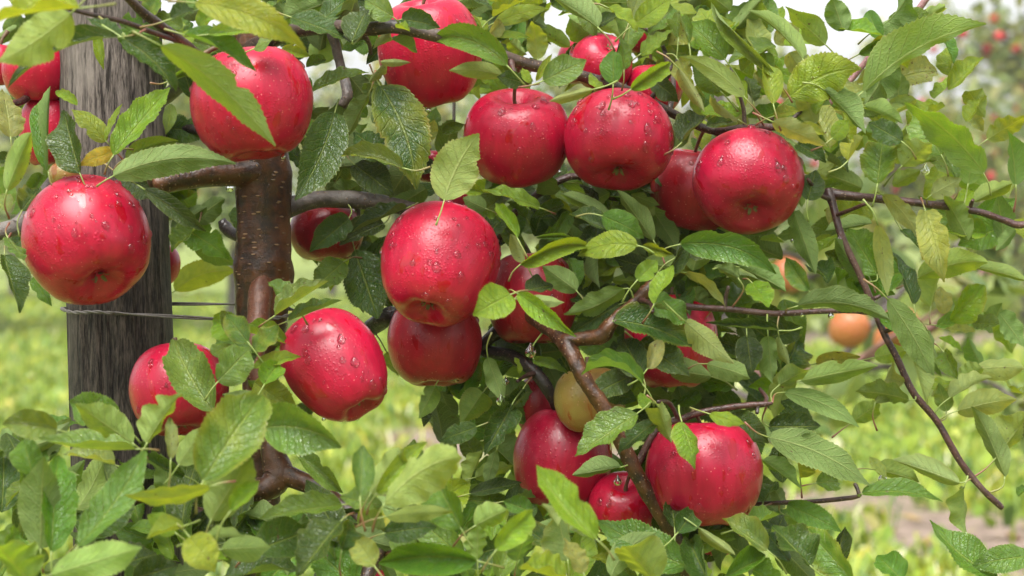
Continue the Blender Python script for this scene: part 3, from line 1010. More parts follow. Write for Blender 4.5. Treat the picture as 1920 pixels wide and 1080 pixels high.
# denser foliage behind the leaves that can be told apart
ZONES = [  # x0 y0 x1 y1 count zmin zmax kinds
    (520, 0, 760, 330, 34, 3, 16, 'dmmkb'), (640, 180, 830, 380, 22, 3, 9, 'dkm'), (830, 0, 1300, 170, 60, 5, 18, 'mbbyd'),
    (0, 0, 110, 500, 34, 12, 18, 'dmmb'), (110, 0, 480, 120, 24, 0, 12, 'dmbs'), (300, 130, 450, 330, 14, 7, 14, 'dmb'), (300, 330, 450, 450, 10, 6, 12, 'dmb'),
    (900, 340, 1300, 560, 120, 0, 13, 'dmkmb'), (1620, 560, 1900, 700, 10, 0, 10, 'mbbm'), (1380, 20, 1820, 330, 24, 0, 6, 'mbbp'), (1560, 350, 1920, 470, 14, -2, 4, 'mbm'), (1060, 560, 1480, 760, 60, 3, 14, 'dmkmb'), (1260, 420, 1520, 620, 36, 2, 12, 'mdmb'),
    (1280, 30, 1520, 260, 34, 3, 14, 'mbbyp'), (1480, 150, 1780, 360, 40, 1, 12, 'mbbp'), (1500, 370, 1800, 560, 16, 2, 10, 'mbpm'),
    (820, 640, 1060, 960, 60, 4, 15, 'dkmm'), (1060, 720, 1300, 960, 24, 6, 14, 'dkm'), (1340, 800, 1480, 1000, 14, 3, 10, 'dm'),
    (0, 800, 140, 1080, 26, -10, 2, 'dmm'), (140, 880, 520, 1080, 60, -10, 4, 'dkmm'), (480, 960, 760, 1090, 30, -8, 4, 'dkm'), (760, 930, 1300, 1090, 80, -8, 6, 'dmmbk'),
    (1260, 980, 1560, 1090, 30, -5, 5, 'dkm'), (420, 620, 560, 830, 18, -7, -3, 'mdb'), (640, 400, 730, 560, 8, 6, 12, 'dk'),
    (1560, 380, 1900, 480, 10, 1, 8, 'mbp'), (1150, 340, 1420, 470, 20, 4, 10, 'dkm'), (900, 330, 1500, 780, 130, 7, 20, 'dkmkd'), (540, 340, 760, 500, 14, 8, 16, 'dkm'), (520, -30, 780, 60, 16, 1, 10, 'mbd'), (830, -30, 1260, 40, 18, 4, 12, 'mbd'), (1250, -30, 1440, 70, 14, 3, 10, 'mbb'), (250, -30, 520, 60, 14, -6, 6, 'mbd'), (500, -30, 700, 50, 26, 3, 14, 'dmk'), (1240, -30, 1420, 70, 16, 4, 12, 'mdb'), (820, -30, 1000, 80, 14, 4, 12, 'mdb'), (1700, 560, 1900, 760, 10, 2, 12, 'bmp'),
]
frng = random.Random(77)
CLEAR = ((1055, 860, 84, 3), (1320, 888, 100, -4), (1172, 948, 55, .6), (1106, 750, 55, -.4), (826, 495, 105, -3), (625, 684, 100, -5), (525, 890, 55, -2), (336, 730, 80, -3.4), (162, 450, 115, -5), (998, 560, 60, 4))
def clear(bx, by, tx, ty, z):
    """keep the thin filling leaves from covering what the photo leaves open"""
    for f in (.25, .5, .75, 1.0):
        x, y = bx + (tx - bx) * f, by + (ty - by) * f
        for (cx, cy, r, za) in CLEAR:
            if z < za + 1 and math.hypot(x - cx, y - cy) < r:
                return False
    return True
for _ in range(64):                                       # fans of shoots that stand up along the bottom
    bx, by = frng.uniform(-10, 1330), frng.uniform(960, 1120)
    if bx < 240:
        by -= frng.uniform(0, 110)
    a = math.radians(frng.uniform(-58, 58))
    L = frng.uniform(85, 165)
    zz_ = frng.uniform(-10, -3)
    if not clear(bx, by, bx + L * math.sin(a), by - L * math.cos(a), zz_):
        continue
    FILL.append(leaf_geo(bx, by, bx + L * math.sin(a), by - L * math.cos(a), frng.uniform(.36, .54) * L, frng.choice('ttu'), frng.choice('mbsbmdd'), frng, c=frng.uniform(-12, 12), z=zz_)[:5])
for (x0, y0, x1, y1, n, za, zb, kinds) in ZONES:
    for _ in range(n):
        bx, by = frng.uniform(x0, x1), frng.uniform(y0, y1)
        a = frng.uniform(0, 2 * math.pi)
        L = frng.uniform(55, 125)
        w_ = frng.uniform(.38, .62) * L
        tx, ty = bx + L * math.cos(a) * .9, by + L * math.sin(a) * .8
        tx = min(max(tx, x0 - 25), x1 + 25); ty = min(max(ty, y0 - 25), y1 + 25)
        if math.hypot(tx - bx, ty - by) < 25:
            continue
        if any(math.hypot((bx + tx) / 2 - ax_, (by + ty) / 2 - ay_) < 75 for ax_, ay_ in ((1478, 515), (1592, 614), (1690, 612), (1672, 432))):
            continue
        zz_ = frng.uniform(za, zb)
        if not clear(bx, by, tx, ty, zz_):
            continue
        side = 't' if frng.random() < .62 else 'u'
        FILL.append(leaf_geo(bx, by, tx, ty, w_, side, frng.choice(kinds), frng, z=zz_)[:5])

def join_leaves(name, items, parent, org):
    Vs, Fs, uvs, ts, wsr = [], [], [], [], []
    k = 0
    for V, Fc, uv, ti, we in items:
        Vs.append(V - np.array(org)); Fs.append(Fc + k); uvs.append(uv); ts.append(ti); wsr.append(we)
        k += len(V)
    me = mesh_np(name, np.vstack(Vs), np.vstack(Fs), M_LEAF, np.vstack(uvs), {'tint': np.vstack(ts), 'wear': np.vstack(wsr)})
    o = link(name, me, parent, Vector(org) - (parent.location if parent else Vector((0, 0, 0))))
    o['kind'] = 'stuff'
    return o
join_leaves('foliage', FILL, TREE, TREE.location.copy())

# spurs: short knobbly wood that gathers neighbouring leaf stalks and runs to the nearest bough
used = [False] * len(LEAF_BASES)
for i, p in enumerate(LEAF_BASES):
    if used[i]:
        continue
    mem = [j for j, q in enumerate(LEAF_BASES) if not used[j] and (q - p).length < .032]
    for j in mem:
        used[j] = True
    c_ = sum((LEAF_BASES[j] for j in mem), Vector((0, 0, 0))) / len(mem)
    q, rad = nearest(c_)
    d = (q - c_).length
    if rad < d < .045 and len(mem) > 1:
        side = Vector((rng.uniform(-1, 1), rng.uniform(.2, 1), rng.uniform(-1, 1))) * d * .13
        tube('spur', [q, q.lerp(c_, .5) + side, c_], [max(.0015, min(.0028, rad * .6)), .0014, .0012], rng.choice([M_TWIG, M_BRANCH, M_TWIG]), TREE, 10, 8, .25, rng.uniform(0, 9))
# ------------------------------------------------------------------ apples
AP = catmull(np.array([(0, .60), (.07, .60), (.15, .66), (.25, .75), (.37, .825), (.52, .815), (.695, .715), (.85, .53), (.955, .28), (1.0, .02), (.975, -.24),
                       (.895, -.50), (.77, -.70), (.62, -.825), (.49, -.872), (.37, -.862), (.28, -.82), (.19, -.765), (.10, -.72), (0, -.705)], dtype=float), 54)
ASEG = 56

def apple_local(R, Rz, seed, lob=.012, taper=0.0):
    rr = random.Random(seed)
    ph = rr.uniform(0, 6.3)
    e1, p1, e2, p2 = rr.uniform(.01, .03), rr.uniform(0, 6.3), rr.uniform(.005, .02), rr.uniform(0, 6.3)
    sl = rr.uniform(-.05, .05)
    V = []
    for (r, z) in AP:
        r = max(r, 0)
        for j in range(ASEG):
            t = 2 * math.pi * j / ASEG
            lo = (1 + taper * z) * (1 + lob * math.cos(5 * t + ph) * (max(0, -z) ** 1.2 * 1.3 + .25 * max(0, z)) + e1 * math.cos(t + p1) + e2 * math.cos(2 * t + p2))
            zz = z + sl * r * math.cos(t + p1) * .8 + (.028 * math.cos(5 * t + ph) * (1 if z < -.6 and r > .2 else 0) * r)
            V.append((R * r * lo * math.cos(t), R * r * lo * math.sin(t), Rz * zz / .86))
    V = np.array(V)
    q = [(i * ASEG + (j + 1) % ASEG, i * ASEG + j, (i + 1) * ASEG + j, (i + 1) * ASEG + (j + 1) % ASEG) for i in range(len(AP) - 1) for j in range(ASEG)]
    return V, np.array(q)[:, ::-1]

def sepals(R, Rz, seed):
    rr = random.Random(seed)
    Vs, Q = [], []
    for k in range(5):
        a = 2 * math.pi * k / 5 + rr.uniform(-.3, .3)
        d = Vector((math.cos(a), math.sin(a), 0)); s = Vector((-math.sin(a), math.cos(a), 0))
        z0 = -.69 * Rz / .86
        le = rr.uniform(.07, .12) * R
        base = len(Vs)
        for i, (t, wd, dn) in enumerate(((0, .028, 0), (.4, .034, -.07), (.8, .02, -.11), (1.1, .005, rr.uniform(-.13, -.05)))):
            c = d * (R * .04 + le * t) + Vector((0, 0, z0 + dn * R))
            for sg, lift in ((-1, 0), (0, .012), (1, 0)):
                Vs.append(c + s * (sg * wd * R) + Vector((0, 0, lift * R)))
        for i in range(3):
            for j in range(2):
                Q.append((base + i * 3 + j, base + i * 3 + j + 1, base + i * 3 + j + 4, base + i * 3 + j + 3))
    return np.array([list(v) for v in Vs]), np.array(Q)

def dome(center, nrm, down, a, stretch, h, sides=10):
    """a drop that sits on the skin"""
    s = nrm.cross(down).normalized()
    dd = s.cross(nrm).normalized()
    if dd.dot(down) < 0:
        dd = -dd
    V = []
    for (rr, hh) in ((1.0, -.12), (.93, .30), (.72, .66), (.40, .92)):
        for j in range(sides):
            t = 2 * math.pi * j / sides
            y = math.sin(t)
            st = stretch if y < 0 else 1.0                      # thin tail above, round belly below
            nar = 1.0 - (.35 * (st - 1) * max(0, -y))
            V.append(center + s * (math.cos(t) * rr * a * max(.4, nar)) + dd * (y * rr * a * st) + nrm * (hh * h * a))
    V.append(center + nrm * h * a)
    q = [(i * sides + j, i * sides + (j + 1) % sides, (i + 1) * sides + (j + 1) % sides, (i + 1) * sides + j) for i in range(3) for j in range(sides)]
    t_ = [(3 * sides + j, 3 * sides + (j + 1) % sides, 4 * sides) for j in range(sides)]
    flip = s.cross(dd).dot(nrm) < 0
    q = np.array(q); t_ = np.array(t_)
    if flip:
        q, t_ = q[:, ::-1], t_[:, ::-1]
    return [list(v) for v in V], q, t_

APPLES = []
def apple(cx, cy, w, h, z, label, axis=None, calyx=None, mat=None, drops=0, hang=(), seed=None, taper=None):
    seed = len(APPLES) * 7 + 3 if seed is None else seed
    rr = random.Random(seed)
    taper = rr.uniform(-.02, .09) if taper is None else taper
    c = P(cx, cy, Z(z))
    s = Z(z) / FPX
    Vc = (CP - c).normalized()
    R = w / 2 * s * .985
    if calyx:
        dx, dy = (calyx[0] - cx) / (w / 2) / .76, -(calyx[1] - cy) / (h / 2) / .80
        m = math.hypot(dx, dy)
        if m > .96:
            dx, dy, m = dx * .96 / m, dy * .96 / m, .96
        down = X * dx + U * dy + Vc * math.sqrt(1 - m * m)
    else:
        down = Vector(axis)
    down.normalize()
    up = -down
    tilt = abs(down.dot(Vc))
    ct = math.sqrt(max(.02, 1 - tilt * tilt))
    Rz = math.sqrt(max(.3, ((h / w) ** 2 - tilt ** 2) / (ct * ct))) * R
    Rz = max(.80 * R, min(1.08 * R, Rz))
    rot = up.to_track_quat('Z', 'Y').to_matrix()
    # fit the outline to the seen width and height
    rm = np.array(rot)
    for _ in range(6):
        V, q = apple_local(R, Rz, seed, taper=taper)
        W = V @ rm.T
        ex, eu = W @ np.array(X), W @ np.array(U)
        R *= (w * s) / (ex.max() - ex.min())
        Rz *= ((h * s) / (eu.max() - eu.min())) ** 1.5
        Rz = max(.74 * R, min(1.12 * R, Rz))
    V, q = apple_local(R, Rz, seed, taper=taper)
    W = V @ rm.T
    ex, eu = W @ np.array(X), W @ np.array(U)
    c = c - X * (ex.max() + ex.min()) / 2 - U * (eu.max() + eu.min()) / 2
    o = link('apple', mesh_np('apple', V, q, mat or M_APPLE), None, c)
    o.rotation_euler = rot.to_euler()
    tag(o, label, 'apple', 'ripe apples on the nearest tree')
    Vs, Q = sepals(R, Rz, seed)
    link('calyx', mesh_np('calyx', Vs, Q, M_CALYX), o)
    L = rr.uniform(.013, .017)
    z0 = .60 * Rz / .86
    bend = rr.uniform(-.006, .006)
    tipw = None
    pts = [Vector((0, 0, z0 - .002)), Vector((bend * .3, 0, z0 + L * .5)), Vector((bend, bend * .5, z0 + L))]
    # the stalk goes on to the nearest bough when one is in reach
    M4 = Matrix.Translation(c) @ rot.to_4x4()
    tip = M4 @ pts[-1]
    q_, rad = nearest(tip)
    if (q_ - tip).length < .035:
        loc = M4.inverted() @ q_
        pts = pts[:2] + [pts[2].lerp(loc, .5) + Vector((0, 0, .003)), loc]
        rads = [.0016, .0012, .0014, .0019]
    else:
        rads = [.0016, .0012, .0018]
    V2, q2, uv2 = tube_geo(pts, rads, 14, 8, .1, seed)
    link('stem', mesh_np('stem', V2, q2, M_STEM, uv2), o)
    inv = rot.transposed()
    # water beads
    if drops:
        Nrm = np.zeros_like(V)
        Vr = V.reshape(len(AP), ASEG, 3)
        du = np.roll(Vr, -1, 1) - np.roll(Vr, 1, 1)
        dv = np.gradient(Vr, axis=0)
        nn = np.cross(dv, du); nn /= np.linalg.norm(nn, axis=2)[:, :, None] + 1e-12
        if nn[len(AP) // 2, 0] @ Vr[len(AP) // 2, 0] < 0:
            nn = -nn
        g = inv @ Vector((0, 0, -1))
        cl = inv @ Vc
        VV, QQ, TT = [], [], []
        k = 0; tries = 0; placed = 0
        while placed < drops and tries < drops * 30:
            tries += 1
            i, j = rr.randrange(7, len(AP) - 9), rr.randrange(ASEG)
            if rr.random() > Vr[i, j, :2].dot(Vr[i, j, :2]) ** .5 / R:
                continue
            n = Vector(nn[i, j]); p = Vector(Vr[i, j])
            fu = Vr[(i + 1) % len(AP), j] - Vr[i, j]
            p = p + Vector(fu) * rr.random() + Vector(Vr[i, (j + 1) % ASEG] - Vr[i, j]) * rr.random()
            if n.dot(cl) < -.1 and rr.random() < .7:
                continue
            nz = -n.dot(g)
            if nz < -.55 or (nz < 0 and rr.random() < .6):
                continue
            a = .00038 + .0029 * rr.random() ** 7.0
            dn = (g - n * g.dot(n))
            if dn.length < .05:
                continue
            v, qq, tt = dome(p, n, dn.normalized(), a, rr.uniform(1.0, 1.9) if a > .001 else rr.uniform(1, 1.3), .55)
            VV += v; QQ.append(qq + k); TT.append(tt + k); k += len(v)
            placed += 1
        wd = link('water_beads', mesh_np('water_beads', np.array(VV), [np.vstack(QQ), np.vstack(TT)], M_WATER), o)
        wd['kind'] = 'stuff'
    for (hx, hy, rp) in hang:
        water_drop(hx, hy, z, rp, o, c, rot)
    APPLES.append(o)
    return o

def drop_geo(r):
    prof = [(0.02, 1.75), (.20, 1.35), (.45, .85), (.80, .45), (1, 0), (.92, -.42), (.70, -.74), (.38, -.94), (.02, -1.0)]
    V, q, n = [], [], 12
    for (a, z) in prof:
        for j in range(n):
            t = 2 * math.pi * j / n
            V.append((a * r * math.cos(t), a * r * math.sin(t), z * r))
    for i in range(len(prof) - 1):
        for j in range(n):
            k = (j + 1) % n
            q.append((i * n + k, i * n + j, (i + 1) * n + j, (i + 1) * n + k))
    return np.array(V), np.array(q)[:, ::-1]

def water_drop(px, py, z, rp, parent, c=None, rot=None):
    p = P(px, py, Z(z))
    V, q = drop_geo(rp * Z(z) / FPX)
    me = mesh_np('water_drop', V, q, M_WATER)
    if rot is not None:
        o = link('water_drop', me, parent, rot.transposed() @ (p - c))
        o.rotation_euler = rot.transposed().to_euler()
    else:
        o = link('water_drop', me, parent, p - parent.location)
    return o

dn = (0.05, -.25, -1)
apple(162, 450, 240, 244, -5, 'large wet red apple in front of the wooden post, leftmost of the big front apples', calyx=(190, 530), drops=210)
apple(472, 196, 230, 212, -5, 'red apple above the fork of the trunk with a long pale leaf hanging across it', axis=(.12, -.12, -1), drops=110, hang=((424, 294, 6), (531, 294, 5)))
apple(806, 98, 196, 212, 1, 'red apple at the top edge with the dark bough crossing its upper half', axis=(.15, .25, -1), drops=60, hang=((866, 177, 4), (803, 206, 5)))
apple(970, 258, 202, 190, 0, 'dusky red apple below the dark bough with its stalk hollow in view', axis=(.02, .42, -1), drops=50, hang=((902, 326, 5), (1048, 322, 4)))
apple(1160, 262, 208, 190, -2, 'bright red apple covered with water beads, just right of the dusky apple', calyx=(1160, 329), drops=210)
apple(1403, 340, 210, 190, -3, 'shiny red apple with water streaks, front one of the close pair below the right bough', calyx=(1410, 394), drops=110)
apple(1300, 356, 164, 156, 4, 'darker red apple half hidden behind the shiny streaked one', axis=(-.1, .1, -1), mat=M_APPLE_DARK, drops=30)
apple(826, 495, 224, 236, -3, 'big beaded red apple at the centre with a dried calyx showing', calyx=(806, 574), drops=230)
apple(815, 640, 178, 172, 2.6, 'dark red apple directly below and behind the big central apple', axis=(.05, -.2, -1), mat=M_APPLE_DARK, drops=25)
apple(625, 684, 204, 214, -5, 'glossy red apple right of the trunk with drops hanging from its lower end', calyx=(662, 752), drops=110, taper=.09, hang=((607, 786, 4), (670, 784, 4.5)))
apple(336, 730, 186, 178, -3.4, 'red apple low beside the post, half covered by pale green leaves', axis=(.1, -.35, -1), drops=80)
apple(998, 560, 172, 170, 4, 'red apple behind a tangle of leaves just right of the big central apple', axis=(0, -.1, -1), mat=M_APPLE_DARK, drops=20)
apple(1055, 860, 186, 186, 3, 'red apple behind the slanting branch with a narrow leaf across its lower edge', axis=(-.1, -.1, -1), drops=20)
apple(1106, 750, 136, 122, -.4, 'yellow green unripe apple behind the slanting branch', axis=(.1, -.1, -1), mat=M_APPLE_OLIVE, drops=0)
apple(1320, 888, 220, 196, -4, 'plain red apple with pale freckles low on the right, a leaf folded over its top', axis=(.02, -.10, -1), drops=40)
apple(1172, 948, 138, 116, .6, 'small part of a red apple with a water filled stalk hollow, behind the slanting branch', axis=(0, .62, -1), drops=10)
apple(1258, 640, 176, 176, 3.5, 'red apple mostly hidden by leaves under the thin horizontal twig', axis=(.05, -.1, -1), drops=20)
apple(612, 436, 140, 102, 8, 'dark red apple under the grey branch stub right of the trunk', axis=(0, -.15, -1), mat=M_APPLE_DARK)
apple(1128, 118, 116, 100, 6, 'red apple with its wet calyx turned up, behind the bough at the top', axis=(.3, -.6, .6), drops=16)
apple(1092, 116, 96, 84, 16, 'out of focus red apple behind the one with the upturned calyx', axis=(0, 0, -1))
apple(1226, 168, 110, 92, 7, 'red apple peeping between leaves above the beaded apple', axis=(0, 0, -1))
apple(1196, 62, 78, 76, 16, 'out of focus red apple between leaves at the top edge right of the middle', axis=(0, 0, -1))
apple(72, 132, 136, 118, 6, 'large blurred red apple at the left edge close to the top of the post', axis=(0, 0, -1))
apple(0, 122, 66, 96, 9, 'red apple cut by the left edge beside a larger one', axis=(0, 0, -1))
apple(92, 246, 112, 132, 7, 'red apple behind leaves just left of the post, below the blurred pair', axis=(0, 0, -1))
apple(298, 497, 80, 76, 14, 'sliver of a red apple showing behind the right edge of the post', axis=(0, 0, -1))
apple(808, 312, 60, 60, 9, 'small patch of a red apple behind the broad olive leaf', axis=(0, 0, -1))
apple(858, 372, 70, 66, 8, 'red apple almost hidden just above the big central apple', axis=(0, 0, -1))
apple(1344, 1000, 90, 80, 2, 'red apple almost hidden under the freckled apple low on the right', axis=(0, 0, -1))
apple(692, 1112, 110, 80, 1, 'red apple cut by the bottom edge under the low leaves', axis=(0, 0, -1))
apple(1010, 760, 90, 120, 7, 'dark red apple in the shade between dark leaves left of the yellow green one', axis=(0, 0, -1), mat=M_APPLE_DARK)
apple(122, 330, 62, 50, 3, 'dull russet apple peeping over the large wet apple by the post', axis=(0, 0, -1), mat=M_APPLE_OLIVE)

for (px, py, z, r) in ((1503, 590, -2.8, 4.5), (1558, 592, -2.6, 6), (939, 752, -2, 9), (995, 660, -3, 11), (948, 716, -2, 7), (1655, 898, -2, 9), (1735, 320, -5, 9), (1158, 903, -5, 8), (1574, 448, -2.4, 4), (1486, 452, -3, 4), (430, 352, 4, 8), (742, 604, 3, 5)):
    water_drop(px, py, z, r, TREE)

# ------------------------------------------------------------------ post and wire
pb = P(236, 900, Z(6)); ptop = P(193, -260, Z(6))
def post_center(zw):
    t = (zw - ptop.z) / (pb.z - ptop.z)
    return ptop.lerp(pb, t)
zt_, nz, ns = ptop.z, 150, 120
V = []
for i in range(nz + 1):
    zw = zt_ - (zt_ + .12) * i / nz
    c = post_center(zw)
    tpx = (zw - P(0, 540, Z(6)).z)
    R = .0366 + .0012 * max(-.2, min(1, (1.12 - zw) * 2.5))
    for j in range(ns):
        t = 2 * math.pi * j / ns
        d = Vector((math.cos(t), math.sin(t), 0))
        g_ = mnoise.noise(Vector((math.cos(t) * 8, math.sin(t) * 8, zw * 1.6)))
        g2 = mnoise.noise(Vector((math.cos(t) * 24, math.sin(t) * 24, zw * 5)))
        g3 = mnoise.noise(Vector((math.cos(t) * 1.6, math.sin(t) * 1.6, zw * 3)))
        crack = -min(.0045, max(0, g_ - .30) * .022)
        p = c + d * (R + .0006 * g_ + .00035 * g2 + .0013 * g3 + crack)
        V.append(list(p))
c0 = post_center(zt_)
V.append(list(c0))
q = [(i * ns + (j + 1) % ns, i * ns + j, (i + 1) * ns + j, (i + 1) * ns + (j + 1) % ns) for i in range(nz) for j in range(ns)]
tt = [(len(V) - 1, j, (j + 1) % ns) for j in range(ns)]
pc = Vector((post_center(0).x, post_center(0).y, 0))
post = link('wooden_post', mesh_np('wooden_post', np.array(V) - np.array(pc), [np.array(q)[:, ::-1], np.array(tt)], M_POST), None, pc)
tag(post, 'weathered grey wooden post, dark and wet lower down, on the left behind the leaves', 'post')

# wire: one loop round post and trunk, two strands twisted together at the front
def wire_path(off, ph):
    A = post_center(P(0, 582, Z(3)).z); Bc = P(494, 585, Z(3))
    pts = []
    ra, rb = .0402, .0215
    for k in range(15):                                    # round the post, right back -> left -> right front
        t = math.radians(70 + 220 * k / 14)
        zz = P(0, 579 + 7 * (k / 14), Z(3)).z + .0006 * math.sin(k * 1.7)
        pts.append(Vector((A.x + ra * math.cos(t), A.y + ra * math.sin(t), zz)))
    for k in range(9):                                     # round the trunk, front left -> right -> back
        t = math.radians(-100 + 200 * k / 8)
        zz = P(0, 598 - 24 * (k / 8), Z(3)).z
        pts.append(Vector((Bc.x + rb * math.cos(t), Bc.y + rb * math.sin(t), zz)))
    pts.append(pts[0].copy())
    arr = catmull(np.array([list(p) for p in pts]), 130)
    out = []
    for i, p in enumerate(arr):
        a = i * .75 + ph
        out.append(Vector(p) + Vector((0, math.cos(a) * .0004, math.sin(a) * .0007)) * off)
    return out
wp = P(330, 582, Z(6))
wire = bpy.data.objects.new('tie_wire', None)
S.collection.objects.link(wire)
wire.location = wp
tag(wire, 'thin twisted grey wire tied around the post and the trunk', 'wire')
for ph in (0, math.pi):
    tube('strand', wire_path(1, ph), [.00075] * 130, M_WIRE, wire, None, 7)
# training wire standing in the row
tw = P(848, 760, Z(16))
tube_o = tube('training_wire', [Vector((tw.x + .002, tw.y, .0)), Vector((tw.x - .003, tw.y, .6)), Vector((tw.x, tw.y, 1.0)), Vector((tw.x + .006, tw.y, 1.6))], [.0013] * 4, M_WIRE, None, 20, 7)
tag(tube_o, 'thin upright wire behind the central leaves', 'wire')
# ------------------------------------------------------------------ ground
def soil_amt(x, y):
    # bare strip that crosses the grass from middle left to the right
    t = (x + .5) / 1.7
    yc = 9.0 - 2.3 * t
    a = math.exp(-((y - yc) / 1.1) ** 2) * .85
    b = math.exp(-((y - 15.5) / 1.2) ** 2) * .8 if x > -1 else 0
    n = mnoise.noise(Vector((x * 1.1, y * .8, 3.3))) * .35 + mnoise.noise(Vector((x * 3.3, y * 2.0, 9.3))) * .4
    left = max(0, min(1, (-x - .35) / .5))
    return max(0, min(1, max(a, b) * (1 - left) + n * (1 - .7 * left)))

xs = np.concatenate([[-300, -80, -25], np.linspace(-8, 10, 73), [30, 90, 300]])
ys = np.concatenate([[-60, -10, 0], np.linspace(1.5, 24, 91), [40, 100, 400]])
V, col = [], []
for y in ys:
    for x in xs:
        inb = -8 <= x <= 10 and 1 < y < 25
        zz = (mnoise.noise(Vector((x * .9, y * .9, 0))) * .018 + mnoise.noise(Vector((x * 3, y * 3, 5))) * .008) if inb else 0
        V.append((x, y, zz))
        s_ = soil_amt(x, y) if inb else 0
        col.append((s_, s_, s_, 1))
nx = len(xs)
q = [(i * nx + j, i * nx + j + 1, (i + 1) * nx + j + 1, (i + 1) * nx + j) for i in range(len(ys) - 1) for j in range(nx - 1)]
gr = link('ground', mesh_np('ground', V, np.array(q), M_GROUND, None, {'soil': np.array(col)}))
gr['kind'] = 'structure'

# grass: blades and broad ground cover leaves
nrng = np.random.default_rng(4)
GV, GF, GC = [], [], []
k = 0
N = 110000
yy = 3.6 + (22 - 3.6) * nrng.random(N) ** 1.3
half = yy * .30 + .3
xx = (nrng.random(N) * 2 - 1) * half
cnt = 0
for x, y in zip(xx, yy):
    s_ = soil_amt(x, y)
    if nrng.random() < s_ * 1.5 - .12:
        continue
    clump = mnoise.noise(Vector((x * 2.1, y * 1.6, 7)))
    r4 = nrng.random(8)
    hgt = (.035 + .075 * r4[0]) * (1 + .5 * clump) * (1 if r4[7] < .96 else 1.7)
    wd = .0035 + .004 * r4[1]
    broad = r4[2] < .30
    if broad:
        hgt *= .75; wd *= 5.0
    a = r4[3] * 6.283
    lean = (.25 + .8 * r4[4]) * hgt * (1.5 if broad else 1)
    dx, dy = math.cos(a), math.sin(a)
    px, py = -dy * wd, dx * wd
    z0 = -.01
    GV += [(x - px * .5, y - py * .5, z0), (x + px * .5, y + py * .5, z0),
           (x + dx * lean * .4 + px, y + dy * lean * .4 + py, hgt * .65), (x + dx * lean * .4 - px, y + dy * lean * .4 - py, hgt * .65),
           (x + dx * lean, y + dy * lean, hgt)]
    GF.append((k, k + 1, k + 2, k + 3)); GC.append((k + 3, k + 2, k + 4))
    k += 5
    cnt += 1
GV = np.array(GV)
tc = np.array([(.145, .24, .018), (.24, .335, .028), (.37, .42, .055), (.58, .58, .36), (.06, .13, .02), (.52, .44, .05)])  # the near-white tint paints wet glints into a few blades
pick = nrng.choice(len(tc), cnt, p=[.30, .34, .18, .03, .12, .03])
tv = tc[pick] * (.8 + .4 * nrng.random((cnt, 1)))
tv = np.repeat(np.hstack([tv, np.ones((cnt, 1))]), 5, axis=0)
go = link('grass', mesh_np('grass', GV, [np.array(GF), np.array(GC)], M_GRASS, None, {'tint': tv}))
tag(go, kind='stuff')

# fallen dry leaves and clods on the bare strip
DV, DF, DC = [], [], []
k = 0
for _ in range(2600):
    x = RND.uniform(-1.6, 3.4); y = RND.uniform(4.5, 17)
    if RND.random() > soil_amt(x, y) + .04:
        continue
    a = RND.uniform(0, 6.28); l = RND.uniform(.02, .045); t = RND.uniform(-.4, .4)
    d = Vector((math.cos(a), math.sin(a), t)); s = Vector((-math.sin(a), math.cos(a), RND.uniform(-.5, .5)))
    c = Vector((x, y, .018))
    for u_, v_ in ((-1, 0), (0, -.5), (1, 0), (0, .5)):
        DV.append(list(c + d * l * u_ + s * l * v_))
    DF.append((k, k + 1, k + 2, k + 3)); k += 4
    cc = RND.choice([(.34, .24, .10), (.22, .13, .06), (.40, .33, .20), (.28, .24, .06), (.16, .10, .07)])
    DC += [(*cc, 1)] * 4
lo = link('fallen_leaves', mesh_np('fallen_leaves', DV, np.array(DF), M_GRASS, None, {'tint': np.array(DC)}, smooth=False))
tag(lo, kind='stuff')

# ------------------------------------------------------------------ simple leaf for trees further off
def small_leaf(curl=.25, fold=.3):
    V, uv = [], []
    for i in range(7):
        t = i / 6
        wd = .26 * (t ** .6 * (1 - t) ** .75) / .385
        for u_ in (-1, 0, 1):
            V.append((u_ * wd, t, -curl * t * t + fold * abs(u_) * wd + .03 * math.sin(t * 7 + u_)))
            uv.append((u_ * .5 + .5, t))
    q = [(i * 3 + j, i * 3 + j + 1, i * 3 + j + 4, i * 3 + j + 3) for i in range(6) for j in range(2)]
    return np.array(V), np.array(q), np.array(uv)
SL = [small_leaf(c, f) for c, f in ((.2, .3), (.35, .15), (.1, .45), (.5, .25))]
FAR_T = [(.07, .13, .035), (.12, .18, .05), (.16, .22, .06), (.06, .10, .035), (.22, .25, .09), (.30, .29, .16)]  # paler, greyed greens put the veil of distance into leaf colour

def scatter_leaves(name, pts, size, parent, org, rr, outward=None):
    Vs, Fs, Us, T, W = [], [], [], [], []
    k = 0
    for p in pts:
        V, q, uv = rr.choice(SL)
        s = size * rr.uniform(.6, 1.25)
        d = Vector((rr.gauss(0, 1), rr.gauss(0, 1), rr.gauss(-.25, .8))).normalized()
        n = Vector((rr.gauss(0, .7), rr.gauss(-.2, .7), rr.gauss(.7, .5)))
        n = (n - d * n.dot(d)).normalized()
        x = d.cross(n)
        R3 = np.array([list(x), list(d), list(n)])
        Vs.append(V @ R3 * s + np.array(p - org)); Fs.append(q + k); Us.append(uv); k += len(V)
        c = np.array(rr.choice(FAR_T)) * rr.uniform(.8, 1.25)
        T.append(np.tile(np.append(c, 1), (len(V), 1))); W.append(np.tile([.4, .3, rr.random(), .5], (len(V), 1)))
    o = link(name, mesh_np(name, np.vstack(Vs), np.vstack(Fs), M_LEAF, np.vstack(Us), {'tint': np.vstack(T), 'wear': np.vstack(W)}), parent, org - parent.location)
    o['kind'] = 'stuff'
    return o

